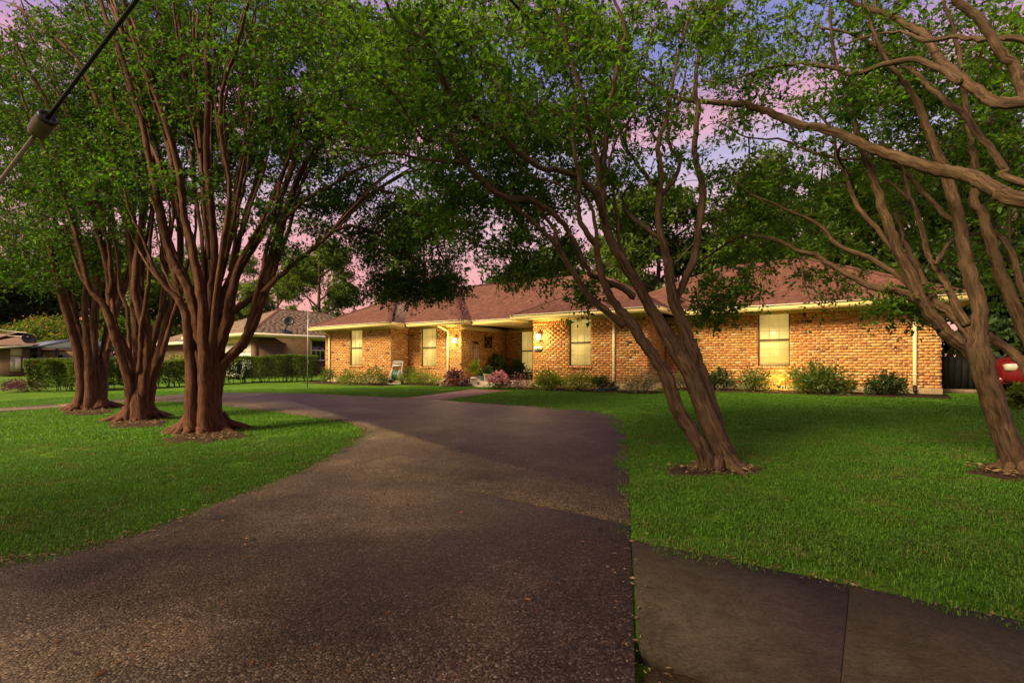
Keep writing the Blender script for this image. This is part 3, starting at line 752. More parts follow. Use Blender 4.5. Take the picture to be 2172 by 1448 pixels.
# ------------------------------------------------------------------ trees
def smooth_path(pts, sub=3):
    """Catmull-Rom through (Vector, radius) pairs"""
    o = []
    n = len(pts)
    for i in range(n-1):
        p0, p1, p2, p3 = pts[max(i-1, 0)], pts[i], pts[i+1], pts[min(i+2, n-1)]
        for k in range(sub):
            t = k/sub
            a = [0.5*((2*p1[j]) + (-p0[j]+p2[j])*t + (2*p0[j]-5*p1[j]+4*p2[j]-p3[j])*t*t + (-p0[j]+3*p1[j]-3*p2[j]+p3[j])*t**3) for j in range(4)]
            o.append(a)
    o.append(list(pts[-1]))
    return o
class Tree:
    def __init__(s): s.limbs = []; s.nodes = []; s.mb = MB(); s.mb.smooth = True; s.lf = MB(); s.k = .88
    def limb(s, spec, sub=3, n=None):
        """spec: list of (px, py, distance, half-width in px) or ('w', x, y, z, r)"""
        q = []
        for e in spec:
            if e[0] == 'w': q.append((e[1], e[2], e[3], e[4]))
            else:
                p = P(e[0], e[1], e[2]); q.append((p.x, p.y, p.z, e[3]*e[2]/F))
        sp = smooth_path(q, 5 if max(e[3] for e in q) > .06 else sub)
        pts = [Vector(a[:3]) for a in sp]
        for k in range(1, len(pts)-1):   # slight crookedness
            r = sp[k][3]; pts[k] = pts[k] + Vector(rng.normal(size=3))*min(r, .03)*.16
        rad = [max(.004, a[3]) for a in sp]
        mx = max(rad)
        rad = [q*s.k for q in rad]
        s.mb.tube(pts, rad, n or (18 if mx > .1 else 12 if mx > .05 else 7), True, True, .05 if mx > .08 else .03)
        s.nodes += [(p, r, (pts[min(i+1, len(pts)-1)]-pts[max(i-1, 0)]).normalized()) for i, (p, r) in enumerate(zip(pts, rad))]
        return pts, rad
    def flare(s, c, r, n=7, seed=1, tall=.45):
        """root flare: buttresses running out from the foot"""
        rr = random.Random(seed)
        for k in range(n):
            a = 2*math.pi*(k+rr.uniform(-.3, .3))/n; d = Vector((math.cos(a), math.sin(a), 0)); L = r*rr.uniform(1.05, 1.7)
            g = lambda q: gz(q.x, q.y)
            a0 = c+d*r*.55; a1 = c+d*r*.85; a2 = c+d*L; a3 = c+d*L*1.35
            s.mb.tube([Vector((a0.x, a0.y, g(a0)+tall)), Vector((a1.x, a1.y, g(a1)+tall*.33)), Vector((a2.x, a2.y, g(a2)+.005)), Vector((a3.x, a3.y, g(a3)-.05))],
                      [r*.26, r*.26, r*.16, r*.05], 8, True, True, .05)
    def clusters(s, regions, leaf=(.036, .088), per=46, reach=.30, twr=.0035, maxpull=2.6, bright=None):
        """regions: (px, py, rx, ry, t0, t1, count): leafy twigs filling an ellipsoidal part of the crown"""
        npos = np.array([p for p, r, t in s.nodes]); nr = np.array([r for p, r, t in s.nodes])
        cen = []
        for (x, y, rx, ry, t0, t1, cnt) in regions:
            a = rng.uniform(0, 2*math.pi, cnt); q = np.sqrt(rng.uniform(0, 1, cnt)); tt = rng.uniform(t0, t1, cnt)
            for k in range(cnt): cen.append(P(x+rx*q[k]*math.cos(a[k]), y+ry*q[k]*math.sin(a[k]), tt[k]))
        s.grow([np.array(c) for c in cen], npos, nr, leaf, per, reach, twr, maxpull)
    def grow(s, cen, npos, nr, leaf, per, reach, twr, maxpull):
        cen = np.array(cen)
        cen = cen[cen[:, 2] > gz_np(cen[:, 0], cen[:, 1])+1.0]
        S0, S1, R0, R1 = [], [], [], []
        if len(cen) == 0: return
        nd = np.zeros((len(npos)+2*len(cen), 3)); nq = np.zeros(len(nd)); m = len(npos)
        nd[:m] = npos; nq[:m] = nr; use = np.zeros(len(nd))
        first = np.array([np.min(np.linalg.norm(npos-c, axis=1)) for c in cen])
        kept = []
        for c in cen[np.argsort(first)]:
            v = nd[:m]-c
            d = np.linalg.norm(v, axis=1)*(1+.25*use[:m]) + v[:, 2].clip(0)*.8
            j = int(np.argmin(d)); a = nd[j].copy(); L = np.linalg.norm(c-a)
            if L > maxpull: continue
            use[j] += 1; kept.append(c)
            r = min(max(nq[j]*.6, .004), .004+.005*L)
            m1 = a + (c-a)*.4 + rng.normal(size=3)*.09*L + np.array([0, 0, .08*L]); m2 = a+(c-a)*.75+rng.normal(size=3)*.07*L+np.array([0, 0, .05*L])
            for p, q, ra, rb in ((a, m1, r, r*.8), (m1, m2, r*.8, r*.6), (m2, c, r*.6, r*.4)):
                S0.append(p); S1.append(q); R0.append(ra); R1.append(rb)
            nd[m] = m1; nd[m+1] = c; nq[m] = r*.8; nq[m+1] = r*.5; m += 2
        cen = np.array(kept)
        if len(cen) == 0: return
        s.mb.segs(S0, S1, np.array(R0), np.array(R1))
        K = 6; N = len(cen)
        d = rng.normal(size=(N, K, 3)); d[:, :, 2] *= .7; d /= np.linalg.norm(d, axis=2)[..., None]
        L = rng.uniform(.45, 1.15, (N, K, 1))*reach
        p0 = np.repeat(cen[:, None], K, 1); p1 = p0+d*L
        p1[:, :, 2] -= .12*L[:, :, 0]
        s.mb.segs(p0.reshape(-1, 3), p1.reshape(-1, 3), np.full(N*K, twr), np.full(N*K, twr*.5))
        n = max(1, per//K); f = rng.uniform(.15, 1.05, (N, K, n, 1))
        pos = p0[:, :, None]+(p1-p0)[:, :, None]*f + rng.normal(size=(N, K, n, 3))*.022
        dirs = d[:, :, None]*.6+rng.normal(size=(N, K, n, 3))*.8
        T = N*K*n
        base = np.repeat(rng.uniform(0, 1, N), K*n)
        rnd = np.clip(base*.55+rng.uniform(0, .55, T), 0, 1)**1.5
        s.lf.leaves(pos.reshape(-1, 3), dirs.reshape(-1, 3), rng.uniform(leaf[0], leaf[1], T), rnd)
    def finish(s, name, base, label, cat, bark, leaf, group=None):
        root = empty(name, base, label, cat, group)
        s.mb.build('trunk', bark, root); s.lf.build('crown', leaf, root)
        return root
def pol(t, pts): return [(x, y, t if not isinstance(t, tuple) else t[0]+(t[1]-t[0])*i/max(1, len(pts)-1), r) for i, (x, y, r) in enumerate(pts)]

# --- right-hand leaning tree in front of the house ---------------------------------
T4 = Tree(); T4.k = .60; b4 = at(1515, 990)
T4.limb(pol((5.42, 5.6), [(1545, 1000, 46), (1530, 960, 38), (1508, 905, 34), (1482, 835, 33), (1462, 790, 30), (1430, 737, 25), (1402, 690, 22), (1372, 640, 19), (1346, 591, 18), (1319, 553, 16), (1298, 516, 15), (1281, 465, 14), (1276, 419, 13)]))
T4.limb(pol((5.36, 5.2), [(1505, 1000, 34), (1488, 955, 26), (1460, 905, 25), (1436, 862, 24), (1415, 805, 23), (1392, 765, 20), (1360, 720, 19), (1335, 680, 17), (1300, 640, 14), (1281, 600, 13), (1268, 550, 12), (1263, 520, 11), (1248, 500, 10), (1229, 464, 9), (1226, 419, 8), (1229, 378, 7), (1215, 300, 6), (1222, 220, 5), (1205, 140, 4)]))
T4.limb(pol((5.5, 5.75), [(1560, 1000, 30), (1540, 950, 26), (1515, 880, 25), (1492, 810, 24), (1470, 745, 22), (1449, 690, 20), (1431, 645, 19), (1424, 612, 18), (1419, 570, 16), (1412, 535, 14), (1398, 480, 12), (1399, 430, 12), (1402, 371, 11), (1396, 324, 9), (1399, 293, 8), (1415, 250, 7), (1425, 190, 6), (1440, 110, 5), (1468, 10, 4), (1490, -120, 3)]))
T4.limb(pol((5.6, 6.6), [(1428, 650, 14), (1438, 628, 13), (1455, 590, 13), (1472, 550, 13), (1480, 500, 12), (1490, 430, 13), (1488, 385, 12), (1474, 334, 11), (1475, 293, 10), (1480, 231, 9), (1474, 190, 8), (1482, 120, 6), (1502, 40, 5), (1515, -60, 4)]))
T4.limb(pol((5.75, 6.3), [(1402, 371, 8), (1384, 393, 7)][::-1] + [(1402, 405, 9), (1384, 393, 8), (1368, 366, 7), (1350, 348, 6), (1325, 300, 5), (1335, 240, 4), (1320, 160, 3)][1:]))
T4.limb(pol((5.75, 6.2), [(1402, 415, 9), (1415, 402, 9), (1433, 374, 8), (1443, 337, 7), (1424, 315, 6), (1419, 280, 5), (1440, 220, 4), (1455, 150, 3)]))
T4.limb(pol((5.65, 5.9), [(1402, 510, 10), (1374, 486, 9), (1350, 468, 8), (1334, 455, 7), (1320, 420, 4), (1345, 380, 3)]))
# limbs that arch over the drive to the left
T4.limb(pol((5.5, 4.3), [(1279, 460, 12), (1268, 422, 12), (1250, 396, 11), (1220, 374, 10), (1190, 361, 10), (1150, 357, 10), (1104, 326, 10), (1071, 293, 9), (1032, 265, 9), (999, 240, 9), (971, 213, 8), (950, 195, 8), (933, 160, 8), (919, 110, 8), (897, 82, 8), (860, 66, 7), (836, 36, 6), (815, 0, 5), (790, -80, 4)]))
T4.limb(pol((5.52, 4.6), [(1345, 628, 13), (1320, 610, 11), (1280, 594, 10), (1250, 580, 9), (1232, 541, 9), (1212, 505, 10), (1193, 472, 10), (1160, 444, 10), (1121, 422, 10), (1083, 422, 10), (1045, 404, 10), (1014, 376, 9), (985, 340, 8), (960, 300, 8), (957, 249, 7), (955, 204, 6), (940, 160, 5), (905, 110, 4), (880, 30, 3)]))
T4.limb(pol((5.3, 5.0), [(1324, 690, 13), (1287, 661, 12), (1245, 624, 11), (1215, 575, 10), (1186, 530, 10), (1172, 508, 9), (1140, 480, 7), (1105, 449, 6), (1083, 430, 5), (1050, 400, 4), (1035, 350, 3), (1012, 300, 3)]))
T4.limb(pol((5.15, 5.3), [(1181, 522, 8), (1179, 500, 8), (1174, 480, 7), (1154, 458, 6), (1138, 438, 6), (1120, 415, 5)]))
T4.limb(pol((4.7, 4.2), [(958, 300, 6), (940, 295, 5), (908, 298, 5), (892, 288, 5), (872, 260, 4), (850, 221, 4), (828, 193, 4), (798, 168, 3), (760, 140, 3)]))
T4.limb(pol((4.75, 4.4), [(985, 345, 6), (955, 346, 6), (919, 340, 5), (883, 335, 5), (855, 329, 5), (822, 324, 5), (790, 330, 4), (740, 318, 3), (690, 322, 2)]))
T4.limb(pol((5.6, 5.4), [(1278, 430, 13), (1275, 386, 11), (1281, 324, 11), (1290, 262, 10), (1298, 200, 9), (1312, 130, 8), (1325, 60, 6), (1300, -10, 5), (1290, -120, 4)]))
T4.limb(pol((5.6, 5.2), [(1276, 425, 10), (1272, 388, 10), (1262, 318, 10), (1249, 278, 9), (1236, 200, 8), (1212, 128, 7), (1195, 60, 6), (1168, 0, 5), (1150, -90, 4)]))
T4.limb(pol((5.6, 6.0), [(1322, 545, 8), (1312, 505, 7), (1309, 464, 6), (1303, 418, 6), (1292, 355, 5), (1310, 290, 4), (1350, 230, 4), (1360, 150, 3), (1385, 60, 3)]))
T4.limb(pol((5.3, 4.9), [(1268, 540, 8), (1264, 488, 7), (1251, 433, 6), (1238, 410, 5), (1199, 400, 4), (1171, 386, 4), (1120, 370, 3), (1090, 340, 3)]))
T4.limb(pol((5.3, 4.2), [(1212, 124, 6), (1181, 97, 6), (1145, 60, 5), (1100, 20, 5), (1050, -40, 4), (980, -140, 3)]))
T4.limb(pol((5.4, 5.0), [(1250, 278, 7), (1200, 250, 5), (1140, 230, 4), (1060, 190, 4), (1010, 120, 3), (1000, 40, 3)]))
T4.flare(Vector((b4.x+.05, b4.y, b4.z)), .21, 9, 3, .13)
T4.clusters([(1060, 150, 300, 180, 5.2, 8.2, 520), (1060, 150, 280, 150, 4.0, 5.2, 60), (1120, 330, 230, 120, 5.6, 8.0, 270), (1010, 430, 150, 90, 5.4, 7.5, 110), (840, 170, 180, 180, 5.4, 8.0, 190), (840, 170, 170, 170, 4.2, 5.4, 40), (1350, 110, 180, 140, 5.6, 8.0, 95),
             (1340, 330, 150, 150, 5.6, 7.6, 60), (1500, 170, 120, 160, 5.6, 8.0, 50), (1130, 555, 110, 60, 6.4, 7.8, 80), (1246, 622, 36, 24, 5.6, 5.9, 12), (1540, 610, 75, 50, 6.2, 7.0, 34), (1500, 660, 50, 25, 6.2, 6.8, 14),
             (1000, -200, 420, 190, 3.4, 6.8, 80), (1450, -180, 300, 170, 4.4, 7.2, 30), (1600, 420, 100, 110, 6.5, 8, 45), (1500, 50, 60, 40, 4.6, 5.4, 12)])
T4.finish('crape_myrtle', b4, 'leaning crape myrtle on the right lawn beside the curve of the drive', 'tree', M['barkb'], M['leafr'], 'crape myrtles in front of the house')

# --- tree at the right edge ---------------------------------------------------------
T5 = Tree(); T5.k = .66; b5 = at(2150, 998)
T5.limb(pol((5.05, 5.1), [(2165, 1010, 44), (2148, 965, 36), (2125, 900, 32), (2104, 840, 31), (2088, 785, 31), (2078, 742, 30), (2078, 697, 22), (2075, 634, 21), (2056, 572, 19), (2041, 506, 17), (2028, 443, 16), (2014, 389, 15), (1995, 341, 14), (1978, 300, 12), (1960, 250, 11), (1935, 200, 9), (1890, 140, 7), (1850, 60, 5), (1830, -40, 4)]))
T5.limb(pol((5.08, 5.6), [(2150, 1000, 30), (2126, 930, 20), (2106, 870, 18), (2094, 820, 20), (2075, 770, 22), (2046, 735, 22), (2014, 711, 20), (1996, 690, 19), (1975, 664, 19), (1954, 637, 18), (1932, 586, 17), (1906, 535, 15), (1887, 481, 14), (1872, 433, 13), (1856, 383, 11), (1837, 335, 10), (1815, 270, 8), (1800, 200, 6), (1770, 120, 5), (1760, 20, 4)]))
T5.limb(pol((5.3, 6.8), [(1960, 645, 13), (1922, 621, 11), (1868, 613, 11), (1827, 599, 10), (1795, 580, 9), (1757, 560, 8), (1732, 541, 8), (1700, 534, 7), (1669, 518, 6), (1623, 503, 6), (1576, 500, 5), (1545, 515, 4), (1500, 545, 3), (1460, 575, 2)]))
T5.limb(pol((5.4, 6.6), [(1945, 615, 12), (1919, 595, 10), (1878, 567, 9), (1827, 540, 8), (1789, 527, 7), (1764, 508, 7), (1748, 485, 6), (1700, 458, 5), (1640, 432, 4), (1590, 410, 3), (1550, 370, 2)]))
T5.limb(pol((5.4, 6.2), [(1905, 535, 10), (1887, 520, 9), (1859, 484, 8), (1827, 452, 8), (1808, 417, 7), (1795, 370, 6), (1778, 340, 5), (1760, 270, 4), (1700, 210, 3)]))
T5.limb(pol((5.1, 6.2), [(2070, 720, 20), (2050, 695, 17), (2018, 665, 15), (1985, 640, 13), (1962, 606, 11), (1950, 570, 9), (1932, 540, 8), (1915, 500, 6), (1900, 450, 5)]))
T5.limb(pol((5.2, 6.0), [(2052, 690, 14), (2030, 655, 12), (2006, 600, 10), (1980, 560, 8), (1969, 541, 8), (1957, 490, 8), (1945, 450, 7), (1929, 421, 6), (1925, 395, 6), (1919, 375, 5), (1900, 330, 4), (1880, 310, 3)]))
T5.limb(pol((5.6, 5.9), [(1930, 430, 5), (1905, 400, 5), (1880, 385, 4), (1850, 400, 3)]))
T5.limb(pol((5.3, 6.4), [(1985, 560, 7), (2010, 520, 6), (2040, 500, 5), (2080, 495, 4), (2120, 480, 3)]))
T5.limb(pol((5.5, 6.1), [(2030, 470, 9), (2000, 452, 8), (1975, 425, 8), (1945, 395, 7), (1920, 365, 6), (1890, 350, 5)]))
# second stem, leaning in from the right
T5.limb([('w', 1.75, 7.0, -1.1, .15)] + pol((5.15, 5.3), [(2230, 850, 24), (2190, 740, 19), (2150, 640, 17), (2119, 570, 16), (2100, 506, 15), (2082, 452, 14), (2066, 430, 13), (2072, 380, 11), (2066, 334, 10), (2056, 270, 9), (2044, 190, 7), (2030, 90, 6), (2000, 0, 4)]))
T5.limb(pol((5.0, 5.5), [(2190, 800, 18), (2172, 772, 15), (2148, 749, 15), (2122, 729, 14), (2095, 712, 13), (2060, 690, 12)]))
T5.limb(pol((5.1, 5.6), [(2205, 720, 10), (2172, 618, 9), (2154, 570, 9), (2142, 529, 9), (2120, 500, 8), (2094, 484, 7)]))
T5.limb(pol((5.6, 5.8), [(2140, 560, 5), (2140, 450, 5), (2130, 300, 5), (2125, 200, 4), (2120, 120, 4)]))
T5.limb(pol((5.6, 5.4), [(1700, 560, 4), (1703, 590, 3), (1711, 615, 2), (1720, 635, 2), (1745, 650, 1.5), (1765, 662, 1)]))
T5.limb(pol((6.4, 6.3), [(1708, 608, 2), (1730, 615, 1.6), (1745, 632, 1.2), (1760, 650, 1)]))
T5.flare(Vector((b5.x+.04, b5.y, b5.z)), .19, 8, 5, .12)
T5.clusters([(1800, 420, 190, 140, 6.6, 8.8, 100), (1640, 530, 130, 55, 6.4, 7.8, 40), (1960, 300, 200, 220, 6.2, 8.6, 150), (2100, 450, 110, 200, 5.4, 7.4, 80), (1930, 640, 60, 40, 5.4, 5.9, 18), (1890, 645, 60, 16, 5.5, 5.8, 10),
             (1700, 330, 170, 120, 5.8, 7.4, 30), (2150, 250, 120, 200, 5, 7, 110), (1900, -140, 350, 180, 4.6, 7, 36), (2500, 300, 300, 380, 5, 8, 90), (1750, 600, 70, 40, 6.3, 7, 12)])
T5.finish('crape_myrtle', b5, 'crape myrtle at the right edge forking in front of the red car', 'tree', M['barkb'], M['leafr'], 'crape myrtles in front of the house')

# --- tree outside the frame on the right whose limbs reach across ------------------------
T6 = Tree(); T6.k = .56
b6 = Vector((3.9, 5.2, gz(3.9, 5.2)))
f6 = [('w', b6.x, b6.y, b6.z-.05, .17), ('w', 3.6, 5.3, -.5, .13), ('w', 3.1, 5.4, .1, .11), ('w', 2.2, 5.6, .8, .09)]
T6.limb(f6 + pol((4.25, 6.9), [(2172, 425, 27), (2120, 406, 26), (2077, 382, 25), (2048, 370, 24), (2002, 363, 22), (1947, 348, 21), (1903, 334, 20), (1860, 319, 18), (1825, 305, 17), (1787, 286, 16), (1729, 270, 15), (1700, 266, 14), (1654, 248, 13), (1613, 231, 12), (1570, 221, 11), (1520, 218, 9), (1467, 214, 8), (1436, 208, 7), (1395, 185, 6), (1340, 150, 4), (1290, 135, 3)]))
T6.limb([('w', 3.5, 5.3, -.3, .14), ('w', 2.9, 5.2, .6, .10), ('w', 1.9, 5.2, 1.7, .08)] + pol((4.1, 6.2), [(2172, 218, 22), (2106, 215, 20), (2074, 194, 18), (2042, 168, 17), (2007, 142, 16), (1987, 116, 15), (1970, 87, 14), (1949, 67, 13), (1920, 52, 12), (1889, 32, 11), (1851, 20, 10), (1810, 6, 8), (1740, -20, 6), (1660, -60, 5)]), n=12)
T6.limb(pol((4.4, 6.4), [(2035, 175, 13), (2020, 165, 12), (1990, 145, 11), (1947, 127, 11), (1889, 133, 10), (1845, 147, 9), (1804, 160, 8), (1772, 144, 7), (1729, 139, 7), (1700, 134, 6), (1650, 141, 5), (1600, 152, 4), (1540, 175, 3), (1490, 170, 2)]))
T6.limb(pol((4.1, 4.3), [(2172, 212, 18), (2163, 180, 17), (2152, 145, 17), (2121, 108, 16), (2086, 52, 15), (2048, 15, 14), (2015, -10, 12), (1960, -80, 9), (1900, -150, 6)]))
T6.limb([('w', 2.6, 5.3, 1.3, .09)] + pol((4.2, 5.4), [(2200, 92, 12), (2135, 82, 10), (2077, 84, 9), (2019, 79, 8), (1961, 87, 7), (1920, 70, 5), (1850, 75, 4), (1780, 100, 3)]))
T6.limb([('w', 2.5, 5.5, .5, .10)] + pol((4.4, 5.8), [(2172, 388, 14), (2135, 360, 13), (2100, 313, 12), (2068, 276, 12), (2042, 241, 11), (2013, 220, 10), (1976, 191, 10), (1952, 165, 9), (1915, 138, 8), (1860, 100, 6), (1800, 70, 5), (1740, 60, 4)]))
T6.limb(pol((5.9, 6.8), [(1830, 335, 6), (1790, 337, 5), (1760, 332, 5), (1720, 320, 5), (1690, 308, 4), (1650, 295, 4), (1610, 295, 3), (1570, 285, 3), (1520, 255, 2)]))
T6.limb(pol((6.6, 7.2), [(1588, 290, 3), (1590, 330, 2.5), (1590, 355, 2), (1578, 380, 2), (1560, 398, 1.5)]))
T6.limb(pol((5.6, 6.2), [(1790, 300, 6), (1778, 330, 5), (1800, 370, 4), (1812, 400, 3)]))
T6.limb(pol((5.4, 6.2), [(1860, 100, 5), (1850, 60, 4), (1860, 20, 4), (1840, -30, 3)]))
T6.limb([('w', 3.2, 5.0, -.1, .12), ('w', 2.2, 3.6, 1.6, .10), ('w', 1.0, 2.4, 2.9, .07), ('w', -.4, 1.6, 3.7, .04), ('w', -1.8, 1.2, 4.1, .015)])
T6.limb([('w', 3.3, 5.0, 0, .12), ('w', 3.6, 3.4, 1.8, .09), ('w', 3.4, 1.8, 3.2, .06), ('w', 2.6, .2, 4.0, .02)])
T6.clusters([(1750, 110, 220, 120, 5.4, 8.0, 100), (1560, 90, 120, 110, 5.6, 8.0, 44), (2000, 90, 190, 130, 5.4, 7.6, 110), (1980, 250, 170, 70, 5.4, 7.0, 50), (1620, 250, 120, 70, 6.6, 7.8, 10), (1560, 340, 50, 110, 6.6, 7.6, 12),
             (1860, 200, 120, 60, 5, 6.4, 40), (1800, -150, 400, 170, 4, 7, 30), (2400, -50, 300, 260, 4, 7, 60)])
ctr = [np.array((x, y, z)) for x, y, z in zip(rng.normal(1.6, 1.6, 260), rng.normal(-.2, 1.2, 260), rng.uniform(3.4, 5.2, 260))]
T6.grow([c for c in ctr if depth(c) < .6 or c[2] > .9*depth(c)+.8], np.array([n[0] for n in T6.nodes]), np.array([n[1] for n in T6.nodes]), (.05, .08), 46, .32, .0035, 3)
T6.finish('crape_myrtle', b6, 'crape myrtle whose bare limbs reach in high from the right edge', 'tree', M['barkb'], M['leafr'], 'crape myrtles in front of the house')

# --- the three multi-stemmed trees on the left island --------------------------------------
def feet(t, k, xs, y, r): return [(xs, y, r)]
T1 = Tree(); T1.k = .58; b1 = at(435, 912)
S = [
 [(412, 915, 30), (408, 860, 24), (406, 800, 20), (402, 749, 17), (398, 700, 15), (394, 662, 13), (378, 635, 10), (352, 608, 8), (328, 571, 7), (317, 543, 6), (300, 500, 5), (280, 460, 4), (262, 400, 3)],
 [(425, 920, 34), (424, 860, 26), (423, 800, 20), (421, 749, 19), (419, 700, 18), (410, 650, 17), (400, 612, 16), (385, 585, 14), (372, 562, 14), (358, 530, 13), (347, 485, 12), (338, 435, 11), (328, 390, 10), (315, 328, 10), (302, 262, 9), (285, 213, 9), (272, 166, 8), (258, 119, 8), (241, 77, 7), (217, 15, 6), (190, -70, 4)],
 [(440, 922, 34), (438, 860, 28), (435, 790, 24), (432, 720, 20), (430, 660, 17), (424, 610, 16), (412, 549, 14), (404, 504, 13), (392, 466, 12), (386, 416, 12), (379, 360, 11), (362, 295, 11), (343, 235, 10), (327, 188, 10), (305, 138, 9), (288, 91, 8), (272, 45, 7), (258, -10, 6), (240, -100, 4)],
 [(448, 920, 30), (446, 850, 26), (444, 780, 22), (442, 700, 18), (441, 640, 15), (443, 590, 13), (444, 549, 12), (440, 493, 12), (434, 438, 11), (432, 383, 11), (424, 330, 9), (412, 276, 9), (402, 220, 9), (392, 160, 8), (386, 100, 7), (378, 40, 6), (368, -40, 5)],
 [(452, 918, 28), (450, 860, 24), (450, 780, 20), (450, 700, 17), (450, 620, 14), (456, 549, 12), (452, 480, 11), (446, 420, 11), (440, 359, 11), (438, 276, 10), (441, 193, 9), (438, 110, 8), (444, 28, 7), (447, -60, 5)],
 [(455, 918, 26), (455, 850, 22), (456, 760, 19), (457, 690, 16), (458, 630, 13), (474, 562, 11), (490, 493, 10), (503, 419, 9), (516, 355, 9), (526, 300, 8), (512, 240, 6), (530, 160, 6), (548, 90, 5), (552, 20, 4)],
 [(448, 920, 30), (450, 850, 27), (455, 780, 25), (464, 735, 22), (480, 690, 20), (486, 655, 19), (494, 612, 16), (505, 575, 14), (530, 535, 12), (556, 492, 11), (576, 455, 10), (596, 415, 10), (611, 378, 10), (625, 335, 9), (634, 295, 8), (660, 205, 7), (682, 110, 6), (702, 10, 5), (715, -80, 4)],
 [(450, 918, 28), (452, 850, 25), (459, 805, 23), (472, 772, 20), (494, 750, 18), (514, 731, 17), (530, 703, 16), (543, 671, 16), (553, 638, 16), (566, 602, 15), (577, 560, 13), (592, 515, 12), (603, 455, 12), (622, 405, 11), (645, 350, 10), (668, 318, 9), (722, 260, 8), (790, 203, 7), (862, 150, 5), (930, 120, 4)],
 [(456, 780, 15), (462, 700, 14), (470, 640, 12), (492, 575, 10), (510, 500, 9), (522, 450, 9), (545, 380, 8), (560, 300, 7), (577, 220, 6), (602, 120, 5), (622, 40, 4), (630, -40, 3)],
 [(446, 780, 15), (452, 700, 13), (462, 600, 11), (475, 500, 9), (488, 400, 8), (470, 290, 8), (468, 221, 7), (480, 160, 7), (495, 124, 6), (506, 88, 6), (520, 30, 5), (540, -60, 3)],
 [(420, 760, 13), (404, 700, 11), (388, 650, 9), (374, 600, 8), (360, 520, 7), (368, 440, 6), (350, 360, 6), (330, 300, 5), (300, 200, 5), (290, 120, 4)],
 [(556, 625, 11), (580, 598, 10), (606, 574, 9), (645, 543, 8), (678, 515, 8), (706, 491, 7), (747, 449, 7), (800, 402, 6), (862, 368, 5), (930, 350, 4), (990, 330, 2)],
 [(494, 660, 13), (520, 640, 11), (545, 622, 10), (556, 600, 8)],
 [(600, 470, 7), (640, 430, 6), (700, 395, 6), (760, 360, 5), (830, 345, 4), (900, 370, 3), (950, 420, 3), (960, 490, 2)],
 [(706, 491, 6), (745, 480, 5), (790, 490, 4), (840, 520, 3), (890, 570, 3), (920, 620, 2)],
 [(800, 402, 5), (850, 420, 4), (900, 470, 3), (930, 530, 3), (960, 590, 2)],
]
for i, s_ in enumerate(S):
    dt = (-.18, .05, -.22, .2, -.1, .12, .0, -.1, .25, -.3, .2, 0, .1, .2, 0, .3)[i]
    far = (-.6, -.5, -.9, .9, -.4, 1.2, .6, 1.0, 1.6, -1.2, .8, 1.6, .2, 1.2, 2.2, 2.4)[i]
    T1.limb(pol((8.62+dt*.6, 8.62+dt*.6+far), s_), n=18 if i < 8 else 10)
def fine_stems(T, S, t0, reps, seed):
    rr = random.Random(seed)
    for s_ in S:
        if len(s_) < 9: continue
        for _ in range(reps):
            a = rr.randint(3, 6); q = s_[a:]; k0 = rr.uniform(-1, 1); m = len(q); tt = t0+rr.uniform(-.3, .5)
            T.limb([(x+k0*(6+70*(i/m)**1.3), y-6*i, tt+rr.uniform(.1, 1.6)*i/m, max(2.2, r*.55)) for i, (x, y, r) in enumerate(q)], n=7)
fine_stems(T1, S, 8.65, 3, 11)
T1.flare(b1, .40, 13, 2, .26)
REG1 = [(520, 130, 330, 170, 8.9, 12.2, 1000), (520, 110, 320, 150, 7.3, 8.4, 110), (300, 330, 240, 110, 9.0, 11.4, 420), (270, 395, 190, 40, 7.9, 8.4, 44), (640, 330, 200, 120, 9.2, 11.6, 250), (640, 330, 160, 110, 8, 9, 30), (700, 180, 200, 180, 8.4, 11.4, 270), (760, 470, 120, 90, 9.0, 11, 150), (890, 520, 125, 115, 9.8, 12.4, 230), (860, 610, 110, 34, 10.6, 12, 110), (950, 610, 50, 30, 11, 12, 26),
        (560, 460, 110, 50, 8.2, 9.6, 36), (500, -120, 430, 100, 7, 11, 70), (610, 530, 40, 30, 8.6, 9.2, 8)]
T1.clusters(REG1, (.045, .10), 46, .34)
T1.finish('crape_myrtle', b1, 'thick reddish many-stemmed crape myrtle nearest the drive on the left island', 'tree', M['barkr'], M['leafl'], 'crape myrtles in front of the house')

